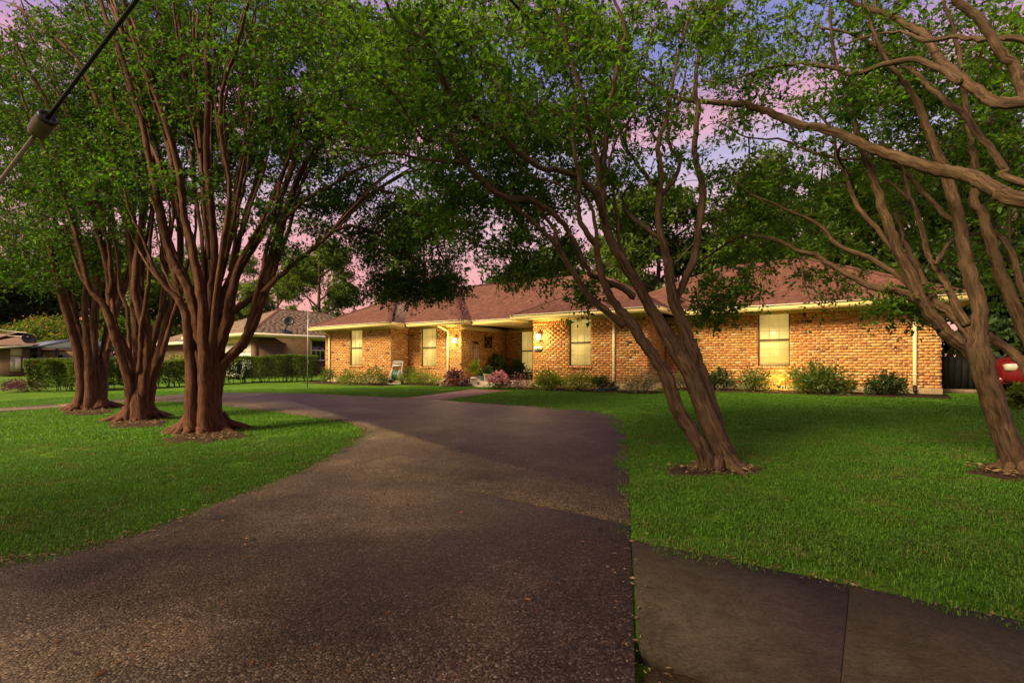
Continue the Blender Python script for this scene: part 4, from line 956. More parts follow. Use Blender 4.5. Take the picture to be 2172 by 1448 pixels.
T2 = Tree(); T2.k = .58; b2 = at(295, 888)
S = [
 [(276, 892, 22), (278, 850, 18), (274, 811, 15), (262, 770, 14), (251, 735, 14), (240, 700, 13), (229, 662, 12), (213, 638, 10), (192, 615, 9), (180, 575, 8), (168, 520, 7), (150, 460, 6), (125, 390, 5), (95, 320, 5), (60, 240, 4), (30, 160, 3)],
 [(284, 892, 24), (284, 850, 20), (281, 800, 15), (268, 750, 13), (252, 715, 13), (238, 675, 13), (233, 625, 12), (230, 575, 11), (214, 510, 10), (192, 440, 9), (165, 360, 8), (128, 275, 7), (90, 200, 6), (50, 130, 5), (20, 60, 4)],
 [(295, 894, 26), (292, 850, 22), (290, 799, 16), (291, 749, 13), (289, 700, 12), (284, 650, 11), (284, 600, 11), (280, 540, 10), (270, 470, 9), (252, 385, 9), (238, 340, 8), (214, 245, 8), (186, 165, 7), (150, 112, 6), (98, 65, 5), (30, 10, 4)],
 [(300, 892, 22), (302, 850, 20), (306, 800, 17), (312, 760, 15), (311, 712, 14), (300, 670, 14), (288, 625, 12), (290, 560, 11), (299, 480, 10), (300, 410, 9), (288, 334, 9), (269, 276, 8), (246, 235, 8), (226, 160, 7), (200, 80, 5), (180, 10, 4)],
 [(308, 892, 22), (314, 850, 20), (322, 800, 18), (336, 760, 17), (348, 715, 15), (359, 670, 13), (369, 630, 12), (374, 590, 11), (384, 540, 9), (380, 460, 8), (370, 380, 7), (362, 300, 6), (350, 200, 5), (340, 100, 4)],
 [(312, 800, 13), (319, 765, 12), (329, 712, 11), (342, 662, 10), (349, 620, 9), (353, 560, 8), (345, 480, 7), (330, 400, 6), (320, 320, 5), (300, 230, 4)],
 [(280, 790, 8), (277, 760, 7), (274, 712, 6), (269, 655, 6), (254, 615, 5), (250, 560, 4), (240, 500, 4), (220, 430, 3)],
 [(296, 790, 10), (298, 740, 9), (300, 690, 8), (310, 640, 8), (316, 590, 7), (318, 520, 6), (325, 450, 5), (320, 380, 4)],
]
for i, s_ in enumerate(S):
    dt = (-.1, .1, -.15, 0, .1, .2, .1, -.2)[i]
    T2.limb(pol((10.4+dt, 10.4+dt+(-.8, -.4, .4, -1, .8, 1.2, .6, -.6)[i]), s_), n=16 if i < 5 else 8)
fine_stems(T2, S, 10.4, 3, 12)
T2.flare(b2, .36, 12, 4, .24)
T2.clusters([(230, 130, 250, 150, 10.4, 13, 460), (140, 330, 170, 130, 10.4, 12.8, 300), (300, 440, 130, 50, 9.4, 11, 44), (120, 470, 120, 50, 9.6, 12, 70), (180, 180, 200, 160, 9, 10.2, 60), (-150, 200, 180, 250, 9, 12, 160), (200, -120, 350, 100, 8.6, 11.6, 50)], (.05, .10), 46, .38)
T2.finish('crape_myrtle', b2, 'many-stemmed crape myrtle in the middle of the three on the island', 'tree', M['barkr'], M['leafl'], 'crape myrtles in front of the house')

T3 = Tree(); T3.k = .58; b3 = at(192, 866)
S = [
 [(172, 870, 24), (174, 830, 20), (172, 780, 17), (163, 735, 15), (153, 700, 14), (143, 665, 13), (133, 630, 12), (123, 595, 11), (113, 550, 10), (98, 495, 8), (78, 430, 7), (58, 370, 6), (28, 300, 5), (0, 230, 4)],
 [(184, 870, 24), (184, 830, 21), (180, 770, 17), (172, 725, 13), (164, 690, 11), (156, 655, 10), (146, 622, 8), (140, 580, 7), (130, 520, 6), (110, 450, 5), (90, 380, 5), (60, 300, 4)],
 [(194, 872, 26), (194, 830, 22), (190, 780, 17), (186, 740, 13), (182, 690, 11), (180, 640, 10), (182, 600, 9), (172, 520, 8), (152, 440, 7), (132, 360, 6), (112, 280, 5), (82, 200, 4)],
 [(202, 870, 24), (203, 830, 21), (202, 780, 18), (199, 735, 14), (199, 690, 12), (203, 640, 11), (207, 600, 10), (216, 520, 8), (215, 450, 7), (200, 380, 6), (190, 300, 5)],
 [(212, 868, 22), (215, 830, 20), (218, 785, 18), (224, 745, 15), (230, 700, 13), (236, 660, 12), (246, 620, 10), (251, 560, 8), (242, 480, 7), (235, 400, 6)],
 [(128, 600, 4), (118, 610, 4), (108, 590, 4), (100, 575, 3)],
]
for i, s_ in enumerate(S): T3.limb(pol((12.7, 12.7+(-.8, .6, -.4, .8, 1.2, .2)[i]), s_), n=14)
fine_stems(T3, S, 12.7, 2, 13)
T3.flare(b3, .40, 12, 6, .24)
T3.clusters([(110, 560, 130, 50, 11.6, 14, 120), (60, 400, 100, 90, 11.8, 14, 80), (200, 520, 140, 40, 11.8, 14, 70), (150, 250, 190, 180, 11.6, 14, 330), (-100, 480, 140, 120, 12, 14, 80), (50, 570, 80, 40, 11.6, 13.6, 40)], (.05, .105), 46, .42)
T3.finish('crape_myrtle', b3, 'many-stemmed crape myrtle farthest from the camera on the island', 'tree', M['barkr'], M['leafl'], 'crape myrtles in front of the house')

# --- unseen trees added behind the camera to shade the foreground -------------------------------
def added_shade_tree(bx, by, n, wx, label, zc=5.2, over=None):
    TB = Tree(); bb = Vector((bx, by, gz(bx, by)))
    for k in range(7):
        a = k*.9; TB.limb([('w', bb.x+.2*math.cos(a), bb.y+.2*math.sin(a), bb.z-.05, .2), ('w', bb.x+.35*math.cos(a), bb.y+.35*math.sin(a), bb.z+1.6, .13), ('w', bb.x+1.3*math.cos(a), bb.y+1.3*math.sin(a), bb.z+3.8, .09), ('w', bb.x+2.6*math.cos(a), bb.y+2.6*math.sin(a), bb.z+6, .03)])
    ctr = [np.array((bb.x, bb.y, bb.z+zc))+rng.normal(size=3)*np.array((wx, 1.7, 1.0)) for _ in range(n)]
    if over: ctr += [np.array(over[:3])+rng.normal(size=3)*np.array((1.8, 1.1, .45)) for _ in range(over[3])]  # extra foliage above the view, placed only for the shade it casts
    TB.grow([q for q in ctr if depth(q) < .2 or q[2] > .86*depth(q)+.9], np.array([q[0] for q in TB.nodes]), np.array([q[1] for q in TB.nodes]), (.07, .11), 46, .42, .0035, 4)
    TB.finish('crape_myrtle', bb, label, 'tree', M['barkr'], M['leafl'], 'unseen shade trees added behind the viewer')
added_shade_tree(-7.5, -4.4, 560, 2.2, 'unseen tree added behind the viewer to shade the wide drive apron', over=(-6.0, -.5, 4.9, 460))
added_shade_tree(-1.2, -4.6, 640, 2.0, 'unseen tree added close behind the viewer to shade the sidewalk', over=(1.4, -1.5, 4.6, 320))

# --- trees beyond the houses --------------------------------------------------------------------
def back_tree(name, x, y, h, w, label, leaf, n=260, size=(.15, .34), per=44, bot=.28, trunk=.22, group='trees beyond the houses', reach=None, hole=.0):
    T = Tree(); g = gz(x, y); b = Vector((x, y, g))
    T.limb([('w', x, y, g-.1, trunk*1.3), ('w', x+.1, y, g+h*.2, trunk), ('w', x-.1, y, g+h*.45, trunk*.7), ('w', x, y, g+h*.85, trunk*.25)])
    for k in range(9):
        a = k*2.4+rng.uniform(0, 1); z0 = h*(.22+.06*k); L = w*.42*rng.uniform(.7, 1.1)
        T.limb([('w', x, y, g+z0, trunk*.45), ('w', x+L*.5*math.cos(a), y+L*.5*math.sin(a), g+z0+h*.1, trunk*.3), ('w', x+L*math.cos(a), y+L*math.sin(a), g+z0+h*.2, trunk*.1)])
    lobes = []
    for k in range(16):
        a = rng.uniform(0, 2*math.pi); zz = rng.uniform(bot+.05, .92); q = w*.5*math.sqrt(max(.05, 1-((zz-.52)/.55)**2))*rng.uniform(.35, .85)
        lobes.append((x+q*math.cos(a), y+q*math.sin(a), g+h*zz))
    c = []; n = int(n*1.6)
    for k in range(n):
        l = lobes[rng.integers(len(lobes))]; d = rng.normal(size=3); d /= np.linalg.norm(d)
        c.append(np.array(l)+d*np.array((w*.17, w*.17, h*.10))*rng.uniform(.55, 1.0))
    T.grow(c, np.array([q[0] for q in T.nodes]), np.array([q[1] for q in T.nodes]), size, per, reach or w*.085, .012, 6)
    return T.finish(name, b, label, 'tree', M['barkd'], leaf, group)
def bt(px, Y, h, w, label, leaf, **k):
    p = on_y(px, 700, Y); return back_tree('shade_tree', p.x, Y, h, w, label, leaf, **k)
bt(1110, 25.5, 7.4, 5.6, 'dark rounded tree behind the roof ridge left of the leaning trunks', M['leafd'], n=300)
bt(1400, 27.5, 10.0, 8.2, 'sunlit tree behind the roof between the two forks of the leaning tree', M['leafb'], n=330)
bt(1560, 31, 10.8, 8.4, 'sunlit tree behind the roof in the gap below the pink sky', M['leafb'], n=300)
bt(1730, 28, 10.5, 8.5, 'tall tree directly behind the peak at the right end of the roof', M['leafb'], n=360)
bt(1900, 27, 10.0, 7.5, 'broad tree behind the right end of the roof', M['leafb'], n=380)
bt(2040, 24.5, 8.5, 6.5, 'dark tree beyond the right corner of the house above the fence', M['leafd'], n=400, bot=.08)
bt(2160, 23, 8.0, 6.0, 'dark tree behind the red car at the right edge', M['leafd'], n=400, bot=.05)
bt(2290, 26, 11, 8, 'dark tree past the right edge behind the red car', M['leafd'], n=360, bot=.05)
bt(1250, 31, 9.5, 8.0, 'tree behind the roof ridge straight beyond the leaning trunks', M['leafb'], n=300)
bt(900, 30, 13.5, 8.5, 'tree behind the left part of the roof', M['leafb'], n=300)
bt(678, 26, 11.5, 7.2, 'tree between the neighbouring roof and the house', M['leafb'], n=400, bot=.12)
bt(590, 31, 13.5, 9.5, 'tree rising behind the peak of the neighbouring roof', M['leafb'], n=430, bot=.15)
bt(470, 30, 15, 10.0, 'tree behind the neighbouring house over its garage', M['leafb'], n=330)
bt(350, 27, 10.5, 8.5, 'tree behind the left wing of the neighbouring house', M['leafb'], n=330)
for px, Y, h, w, lb, lf in ((-60, 12, 15, 15, 'dark tree at the left edge behind the overhead cables', 'leafd'), (20, 15, 17, 15, 'dark tree over the far left house at the left edge', 'leafd'), (95, 20, 19, 15, 'tall tree behind the far left house and carport', 'leafb'),
        (165, 22, 19, 14, 'tall tree seen just left of the farthest island trunk', 'leafb'), (235, 24, 18, 13, 'tall tree seen between the two left trunks', 'leafb'), (300, 26, 17, 13, 'tall tree seen between the middle and right island trunks', 'leafb'), (400, 32, 15, 11, 'tall tree far behind the neighbouring garage', 'leafb'),
        (-10, 22, 22, 18, 'tallest pale tree far off at the left edge', 'leafb')):
    bt(px, Y, h, w, lb, M[lf], n=520, size=(.24, .42), bot=.04)
# ------------------------------------------------------------------ beds, hedges and shrubs
def blob_patch(name, c, rx, ry, h, m, seed=1, label=None, cat=None, rot=0.0):
    rr = np.random.default_rng(seed); n = 40; ring = []
    ph = rr.uniform(0, 6.28, 4)
    mb = MB(); V = []; Fq = []
    K = 7
    for k in range(K):
        q = 1-k/K
        for i in range(n):
            a = 2*math.pi*i/n; w = 1+.16*math.sin(2*a+ph[0])+.13*math.sin(5*a+ph[1])+.09*math.sin(9*a+ph[2])
            ux, uy = rx*q*w*math.cos(a), ry*q*w*math.sin(a)
            x = c.x+ux*math.cos(rot)-uy*math.sin(rot); y = c.y+ux*math.sin(rot)+uy*math.cos(rot)
            V.append((x, y, gz(x, y)-.035+h*(1-q**2)**.7+(.02 if k else -.03)+rr.normal()*.006))
    for k in range(K-1):
        for i in range(n): Fq.append((k*n+i, k*n+(i+1) % n, (k+1)*n+(i+1) % n, (k+1)*n+i))
    Fq.append(tuple((K-1)*n+i for i in range(n)))
    mb.add(V, Fq); mb.smooth = True
    return mb.build(name, m, None, label, cat, kind='structure')
PATCH = []
def patch(px, py, rx, ry, h=.03, m='soil', seed=1, rot=0.0):
    c = at(px, py); PATCH.append((c.x, c.y, rx, ry, rot)); return blob_patch('soil_patch', c, rx, ry, h, M[m], seed, rot=rot)
patch(1512, 994, .56, .34, .03, 'mulch', 3, TH)
patch(2150, 1002, .40, .32, .03, 'mulch', 4)
patch(438, 926, .78, .50, .05, 'soil', 5, .2)
patch(292, 898, .85, .46, .05, 'soil', 6, .2)
patch(187, 874, .9, .46, .05, 'soil', 7, .2)
# bare verge between the pavement and the street
mb = MB(); vx = np.linspace(at(1350, 1400).x+.03, 7, 60); vy = np.linspace(SWY0-1.6, SWY0-.004, 16); VX, VY = np.meshgrid(vx, vy)
VZ = gz_np(VX, VY)-.076+.014*rng.random(VX.shape); k = (np.arange(15)[:, None]*60+np.arange(59)[None, :]).reshape(-1, 1)
mb.add(np.stack([VX, VY, VZ], -1).reshape(-1, 3), k+np.array([0, 1, 61, 60])); mb.smooth = True
tag(mb.build('verge', M['soil']), kind='structure')
# planting bed along the front wall
mb = MB()
for q in ([(XA0-.3, YA-.95), (XA1+.5, YA-.95), (XA1+.5, YA-.03), (XA0-.3, YA-.03)], [(XA1+.5, YB-1.0), (XB1-.45, YB-1.0), (XB1-.45, YB-.03), (XA1+.5, YB-.03)],
          [(XC0-.15, YC-1.0), (XC1+.5, YC-1.0), (XC1+.5, YC-.03), (XC0-.15, YC-.03)], [(XC1+.5, YD-1.1), (XD1+.1, YD-1.1), (XD1+.1, YD-.03), (XC1+.5, YD-.03)]):
    mb.prism(q, lambda x, y: gz(x, y)-.1, lambda x, y: gz(x, y)+.012)
BEDS = [(XA0-.3, XA1+.5, YA-.95, 22), (XA1, XB1-.45, YB-1, 22), (XC0-.15, XC1+.5, YC-1, 22), (XC1, XD1+.1, YD-1.1, 22), (XB1-.5, XC0, YC-.4, 22)]
tag(mb.build('planting_bed', M['mulch']), kind='structure')

def shrub_at(c, w, h, leaf, label, cat='shrub', name='shrub', n=900, size=(.05, .09), group=None, dp=None, bloom=None, nb=0, bsize=(.05, .08), stems=7, flat=.85, wid=.5):
    dp = dp or w*.8
    root = empty(name, (c.x, c.y, gz(c.x, c.y)), label, cat, group)
    lf = MB(); st = MB(); st.smooth = True
    K = max(10, int(n/26)); ctr = []
    for k in range(K):
        d = rng.normal(size=3); d[2] = abs(d[2]); d /= np.linalg.norm(d); q = rng.uniform(.45, 1)
        ctr.append((c.x+d[0]*w*.5*q*.9, c.y+d[1]*dp*.5*q*.9, root.location.z+h*(.16+.80*d[2]*q*flat+rng.uniform(-.05, .05))))
    ctr = np.array(ctr); m = max(1, n//K)
    r = .14*min(w, 1.2)
    pos = np.repeat(ctr, m, 0)+rng.normal(size=(K*m, 3))*np.array((r, r, r*.6))*.75
    pos[:, 2] = np.maximum(pos[:, 2], root.location.z+.03)
    dirs = pos-np.array((c.x, c.y, root.location.z+h*.2))+rng.normal(size=(K*m, 3))*.35
    lf.leaves(pos, dirs, rng.uniform(*size, K*m), np.clip(np.repeat(rng.uniform(0, .55, K), m)+rng.uniform(0, .5, K*m), 0, 1), wid)
    lf.build('foliage', M[leaf], root)
    base = np.array((c.x, c.y, root.location.z-.02)); sel = ctr[rng.choice(K, min(K, stems*2), replace=False)]
    b0 = base+rng.normal(size=(len(sel), 3))*np.array((.05, .05, 0)); mid = b0*.5+sel*.5+rng.normal(size=b0.shape)*.03
    st.segs(np.concatenate([b0, mid]), np.concatenate([mid, sel]), np.full(2*len(sel), .010), np.full(2*len(sel), .005))
    st.build('stem', M['barkd'], root)
    if bloom:
        bm_ = MB(); K2 = nb; d = rng.normal(size=(K2, 3)); d[:, 2] = np.abs(d[:, 2])+.1; d /= np.linalg.norm(d, axis=1)[:, None]
        cc = np.array((c.x, c.y, root.location.z+h*.25))+d*np.array((w*.5, dp*.5, h*.78))*rng.uniform(.82, 1.05, (K2, 1))
        for j in range(5):
            a = rng.normal(size=(K2, 3)); a[:, 2] = np.abs(a[:, 2])*.5
            bm_.leaves(cc, a+d, rng.uniform(*bsize, K2), rng.uniform(0, 1, K2), .7)
        bm_.build('blossom', M[bloom], root)
    return root
def shrub(px, Y, wpx, hpx, leaf, label, **k):
    p = on_y(px, 800, Y); t = depth(p)
    return shrub_at(p, wpx*t/F, hpx*t/F, leaf, label, **k)
G = 'shrubs in the bed along the front wall'
shrub(694, YA-.6, 44, 42, 'leafh', 'small green shrub at the far left corner of the house by the downspout', group=G)
shrub(741, YA-.75, 66, 34, 'leafy', 'bright yellow-green mounded shrub under the leftmost window', group=G, n=1300)
shrub(790, YA-.6, 86, 46, 'leafh', 'larger dark-and-grey leaved shrub right of the leftmost window', group=G, n=1500)
shrub(893, YB-.6, 112, 34, 'leafy', 'long low yellow-green shrub between the hose cart and the purple plant', group=G, n=1700)
shrub(866, YB-.5, 40, 44, 'leafh', 'green shrub just behind the hose cart', group=G, n=600)
shrub(1165, YC-.7, 78, 46, 'leafy', 'bright green broad-leaved shrub under the house number', group=G, n=1000, size=(.08, .14))
shrub(1230, YC-.7, 84, 44, 'leafy', 'yellow-green shrub under the window right of the house number', group=G, n=1300)
shrub(1272, YC-.5, 56, 46, 'leafd', 'dark green shrub left of the downspout in front of the leaning trunk', group=G, n=800)
shrub(1358, YC-.7, 96, 54, 'leafv', 'pale grey-green variegated shrub behind the leaning trunk', group=G, n=1800, size=(.04, .07))
shrub(1448, YD-.8, 70, 48, 'leafv', 'pale shrub half hidden behind the leaning trunk', group=G, n=1200, size=(.04, .07))
shrub(1520, YD-.6, 66, 52, 'leafd', 'dark glossy shrub just right of the leaning trunk', group=G, n=900, size=(.07, .12))
shrub(1602, YD-.6, 78, 46, 'leafh', 'loose green shrub below the left side of the rightmost window', group=G, n=800, size=(.07, .12))
shrub(1735, YD-.7, 136, 72, 'leafh', 'largest leafy shrub, right of the rightmost window', group=G, n=1900, size=(.08, .14))
shrub(1877, YD-.6, 78, 54, 'leafd', 'rounded dark shrub left of the rightmost downspout', group=G, n=1000, size=(.07, .12))
shrub(2168, 13.6, 40, 56, 'leafy', 'light green shrub at the right edge in front of the red car', n=700, size=(.09, .15), stems=5)
shrub(1120, YP-.5, 46, 30, 'leafd', 'dark planter shrub under the tall porch window', n=500)
shrub(1098, YP-.4, 26, 52, 'leafh', 'tall dark plant left of the tall porch window', n=500, size=(.1, .2))
shrub(1052, YP-.9, 60, 60, 'leafh', 'big dark leafy plant in the corner of the porch', n=1200, size=(.12, .24))
shrub(1100, YC-.75, 76, 34, 'leafp', 'low dusty pink shrub between the pink flowers and the house number', n=1300, size=(.03, .055), bloom='petp', nb=26, bsize=(.025, .04))
shrub(1058, YC-1.05, 50, 36, 'leafh', 'bush covered in pink and white flowers at the end of the walkway', cat='flowers', name='flowering_bush', n=700, bloom='petp', nb=240, bsize=(.045, .075))
shrub(985, YB-1.0, 34, 26, 'leafp', 'small purple plant trailing beside the terracotta pot', n=700, size=(.04, .07))
shrub(950, YB-1.25, 42, 16, 'leafp', 'low purple ground plant in front of the terracotta pot', n=600, size=(.03, .05), bloom='petp', nb=14, bsize=(.025, .04))

# pots ------------------------------------------------------------------------------------
def pot(c, zb, r, h, m, label, plant=None, pm='leafh', ph=.4, pw=.3, n=300, size=(.06, .1), bloom=None, nb=0, spiky=False):
    root = empty('plant_pot', (c.x, c.y, zb), label, 'plant pot')
    o = MB(); o.lathe([(r*.72, 0), (r*.75, .01), (r*.97, h*.86), (r*1.06, h*.87), (r*1.06, h), (r*.94, h), (r*.9, h*.9), (.0, h*.88)], (c.x, c.y, zb), 18); o.build('pot', M[m], root)
    o = MB(); o.lathe([(r*.9, h*.9), (r*.5, h*.93), (.001, h*.94)], (c.x, c.y, zb), 14); o.build('soil', M['soil'], root)
    lf = MB()
    d = rng.normal(size=(n, 3)); d[:, 2] = np.abs(d[:, 2])+(1.2 if spiky else .2); d /= np.linalg.norm(d, axis=1)[:, None]
    q = rng.uniform(.1 if spiky else .3, 1, (n, 1))
    pos = np.array((c.x, c.y, zb+h*.95))+d*q*np.array((pw*.5, pw*.5, ph))
    lf.leaves(pos, d+rng.normal(size=(n, 3))*(.15 if spiky else .6), rng.uniform(*size, n), rng.uniform(0, 1, n), .22 if spiky else .5)
    lf.build('foliage', M[pm], root)
    if bloom:
        b = MB(); d = rng.normal(size=(nb, 3)); d[:, 2] = np.abs(d[:, 2]); d /= np.linalg.norm(d, axis=1)[:, None]
        b.leaves(np.array((c.x, c.y, zb+h))+d*np.array((pw*.52, pw*.52, ph)), d, rng.uniform(.04, .07, nb), rng.uniform(0, 1, nb), .7); b.build('blossom', M[bloom], root)
    return root
def pot_at(px, Y, **k): p = on_y(px, 800, Y); return p
PZ = ZB-.06
pot(pot_at(1006, YC-.15), PZ-.11, .13, .27, 'white', 'white plant pot with tall strappy leaves on the porch step', pm='leafy', ph=.52, pw=.42, n=90, size=(.2, .34), spiky=True)
pot(pot_at(1021, YC+.75), PZ, .12, .20, 'blue', 'blue glazed plant pot between the white pot and the cream pot', pm='leafd', ph=.28, pw=.34)
pot(pot_at(1034, YC+.55), PZ, .155, .27, 'cream', 'large cream plant pot right of the blue pot', pm='leafd', ph=.35, pw=.44)
pot(pot_at(1046, YC+.9), PZ, .10, .16, 'blue', 'small dark blue pot right of the cream pot', pm='leafd', ph=.2, pw=.26)
tp = on_y(964, 800, YB-1.0); pot(Vector((tp.x, tp.y, 0)), gz(tp.x, tp.y), .22, .26, 'terra', 'terracotta pot overflowing with a purple plant beside the walkway', pm='leafp', ph=.40, pw=.80, n=1000, size=(.05, .09), bloom='petp', nb=50)

# hose cart ------------------------------------------------------------------------------------
hp = on_y(836, 800, YB-1.15); hz0 = gz(hp.x, hp.y)
hc = empty('hose_cart', (hp.x, hp.y, hz0), 'grey hose reel cart with a green hose leaning by the wall', 'hose cart')
tl = .30; H = .92; w = .27
def hcp(a, k, dy=0): return Vector((hp.x+a*.92+k*tl*.55, hp.y+a*.39+dy+k*tl*.25, hz0+k*H))
o = MB()
o.tube([hcp(-w, .03), hcp(-w, .35), hcp(-w*.8, .62), hcp(-w*.72, 1.0), hcp(w*.72, 1.0), hcp(w*.8, .62), hcp(w, .35), hcp(w, .03)], .022, 8)
o.tube([hcp(-w*.74, .82), hcp(w*.74, .82)], .035, 8); o.tube([hcp(-w*.73, .93), hcp(w*.73, .93)], .02, 8); o.tube([hcp(-w*1.1, .03), hcp(w*1.1, .03)], .032, 8)
o.build('frame', M['grey'], hc)
Mr = Matrix.Rotation(R(90), 4, 'Y') @ Matrix.Identity(4); Mr = Matrix.Rotation(R(23), 4, 'Z') @ Matrix.Rotation(R(90), 4, 'Y')
cc = hcp(0, .40, .06)
for s_ in (-1, 1):
    o = MB(); o.lathe([(.24, -.012), (.25, 0), (.24, .012)], cc+Vector((.92*.15*s_, .39*.15*s_, 0)), 22, Mr); o.build('reel_side', M['grey'], hc)
o = MB(); o.lathe([(.17, -.13), (.20, -.11), (.195, -.09), (.205, -.06), (.195, -.03), (.205, 0), (.195, .03), (.205, .06), (.195, .09), (.205, .11), (.17, .13)], cc, 20, Mr)
o.build('hose', mat('green_hose', (.02, .10, .055), .5), hc)
o = MB(); o.lathe([(.10, -.03), (.11, 0), (.10, .03)], hcp(-w*.9, .10, .1), 16, Mr); o.build('wheel', M['rubber'], hc)
o = MB(); o.lathe([(.10, -.03), (.11, 0), (.10, .03)], hcp(w*.9, .10, .1), 16, Mr); o.build('wheel', M['rubber'], hc)

# things on the porch walls -------------------------------------------------------------------------
LK = dict(color=(1.0, .66, .26))
def lantern(p, label, watt):
    root = empty('wall_lantern', p, label, 'wall lamp', 'lit lanterns either side of the porch')
    o = MB(); o.bev(p.x-.06, p.x+.06, p.y+.10, p.y+.118, p.z-.02, p.z+.16, .01); o.tube([(p.x, p.y+.10, p.z+.10), (p.x, p.y+.03, p.z+.15), (p.x, p.y, p.z+.12)], .012, 8); o.build('bracket', M['brass'], root)
    o = MB(); o.lathe([(.0, .125), (.05, .115), (.075, .085), (.07, .08)], p, 14); o.lathe([(.05, -.10), (.055, -.09), (.02, -.115), (.0, -.12)][::-1], p, 14); o.build('cap', M['brass'], root)
    o = MB(); o.lathe([(.05, -.09), (.062, -.03), (.066, .04), (.06, .08)], p, 16)
    g = o.build('globe', mat('lit_globe', (1, .9, .7), .4, emit=(1.0, .78, .40), estr=9.0), root)
    L = bpy.data.lights.new('lantern_bulb', 'POINT'); L.energy = watt; L.color = LK['color']; L.shadow_soft_size = .07
    lo = bpy.data.objects.new('lantern_bulb', L); C.objects.link(lo); lo.parent = root; lo.location = (0, -.13, 0)
    return root
pl = on_y(964, 722, YB-.13); lantern(pl, 'lit wall lantern left of the porch beside the downspout', 36)
pr = on_y(1141.5, 714, YC-.13); lantern(pr, 'lit wall lantern right of the porch above the house number', 36)
# house number plaque
pp = on_y(1141, 739.5, YC-.022); hw, hh = .178, .083
root = empty('house_number', pp, 'small cream plaque with pointed ends reading 1300', 'house number')
poly = [(-hw, 0), (-hw*.86, hh*.62), (-hw*.62, hh), (hw*.62, hh), (hw*.86, hh*.62), (hw, 0), (hw*.86, -hh*.62), (hw*.62, -hh), (-hw*.62, -hh), (-hw*.86, -hh*.62)]
def plate(mb, sc, y0, y1):
    n = len(poly); V = [(pp.x+a*sc, pp.y+y0, pp.z+b*sc) for a, b in poly]+[(pp.x+a*sc, pp.y+y1, pp.z+b*sc) for a, b in poly]
    mb.add(V, [tuple(range(n)), tuple(range(n, 2*n))[::-1]]+[(i, n+i, n+(i+1) % n, (i+1) % n) for i in range(n)])
o = MB(); plate(o, 1.0, -.004, .016); o.build('rim', mat('plaque_rim', (.42, .42, .30), .5), root)
o = MB(); plate(o, .93, -.009, -.0045); o.build('plate', mat('plaque_face', (.80, .76, .62), .5), root)
fc = bpy.data.curves.new('digits', 'FONT'); fc.body = '1300'; fc.size = .125; fc.align_x = 'CENTER'; fc.align_y = 'CENTER'; fc.extrude = .003; fc.offset = .003
fo = bpy.data.objects.new('digits_src', fc); C.objects.link(fo)
bpy.context.view_layer.update()
me = bpy.data.meshes.new_from_object(fo.evaluated_get(bpy.context.evaluated_depsgraph_get())); bpy.data.objects.remove(fo)
me.transform(Matrix.Translation((0, -.0125, 0)) @ Matrix.Rotation(R(90), 4, 'X')); me.materials.clear(); me.materials.append(M['black'])
dg = bpy.data.objects.new('digits', me); C.objects.link(dg); dg.parent = root
# wrought iron panel on the porch side wall (faces +X)
def on_x(px, py, Xc):
    u = (px-CX)/F; return P(px, py, Xc/(-SN+u*CS))
a0, a1 = on_x(1028, 714, XB1+.03), on_x(1043, 738, XB1+.03)
root = empty('iron_panel', ((a0.x), (a0.y+a1.y)/2, (a0.z+a1.z)/2), 'black wrought iron panel hung on the porch side wall', 'wall ornament')
o = MB(); y0, y1, z0, z1 = a0.y, a1.y, a1.z, a0.z
for ya, yb, za, zb in ((y0, y0+.05, z0, z1), (y1-.05, y1, z0, z1), (y0+.05, y1-.05, z0, z0+.04), (y0+.05, y1-.05, z1-.04, z1)): o.box(a0.x, a0.x+.02, ya, yb, za, zb)
o.build('frame', M['black'], root)
o = MB(); cy, cz = (y0+y1)/2, (z0+z1)/2
for s_ in (-1, 1):
    for q in (-1, 1):
        o.tube([(a0.x+.01, cy+s_*(y1-y0)*(.08+.26*(1-math.cos(t))/2*1.1), cz+q*(z1-z0)*(.04+.4*t/3.2)) for t in np.linspace(0, 3.2, 7)], .022, 6)
    o.tube([(a0.x+.01, cy+s_*(y1-y0)*.42, z1-.02), (a0.x+.01, cy+s_*(y1-y0)*.5, z1+.07)], [.03, .008], 6)
for zz in np.linspace(z0+.08, z1-.08, 5): o.tube([(a0.x+.011, y0+.03, zz), (a0.x+.011, y1-.03, zz)], .014, 5)
o.build('scroll', M['black'], root)
# wind chime beside it
wc0 = on_x(1010, 728, XB1+.12)
root = empty('wind_chime', wc0, 'wind chime with a dark bird on top and pale tubes hanging by the porch wall', 'wind chime')
o = MB(); o.tube([(wc0.x-.13, wc0.y, wc0.z+.02), (wc0.x, wc0.y, wc0.z+.05)], .012, 6); o.build('bracket', M['black'], root)
o = MB(); o.tube([(wc0.x, wc0.y-.17, wc0.z+.06), (wc0.x, wc0.y-.06, wc0.z+.04), (wc0.x, wc0.y+.06, wc0.z+.0), (wc0.x, wc0.y+.19, wc0.z-.03)], [.008, .045, .05, .01], 8); o.build('bird', M['black'], root)
for i, (dy, L) in enumerate(((-.09, .62), (-.03, .56), (.04, .66), (.10, .60))):
    o = MB(); o.tube([(wc0.x+.02*((i % 2)*2-1), wc0.y+dy, wc0.z-.04), (wc0.x+.02*((i % 2)*2-1), wc0.y+dy, wc0.z-.12-L)], .012, 7); o.build('tube', mat('chime_tube', (.62, .55, .50), .3, .5) if i == 0 else bpy.data.materials['chime_tube'], root)
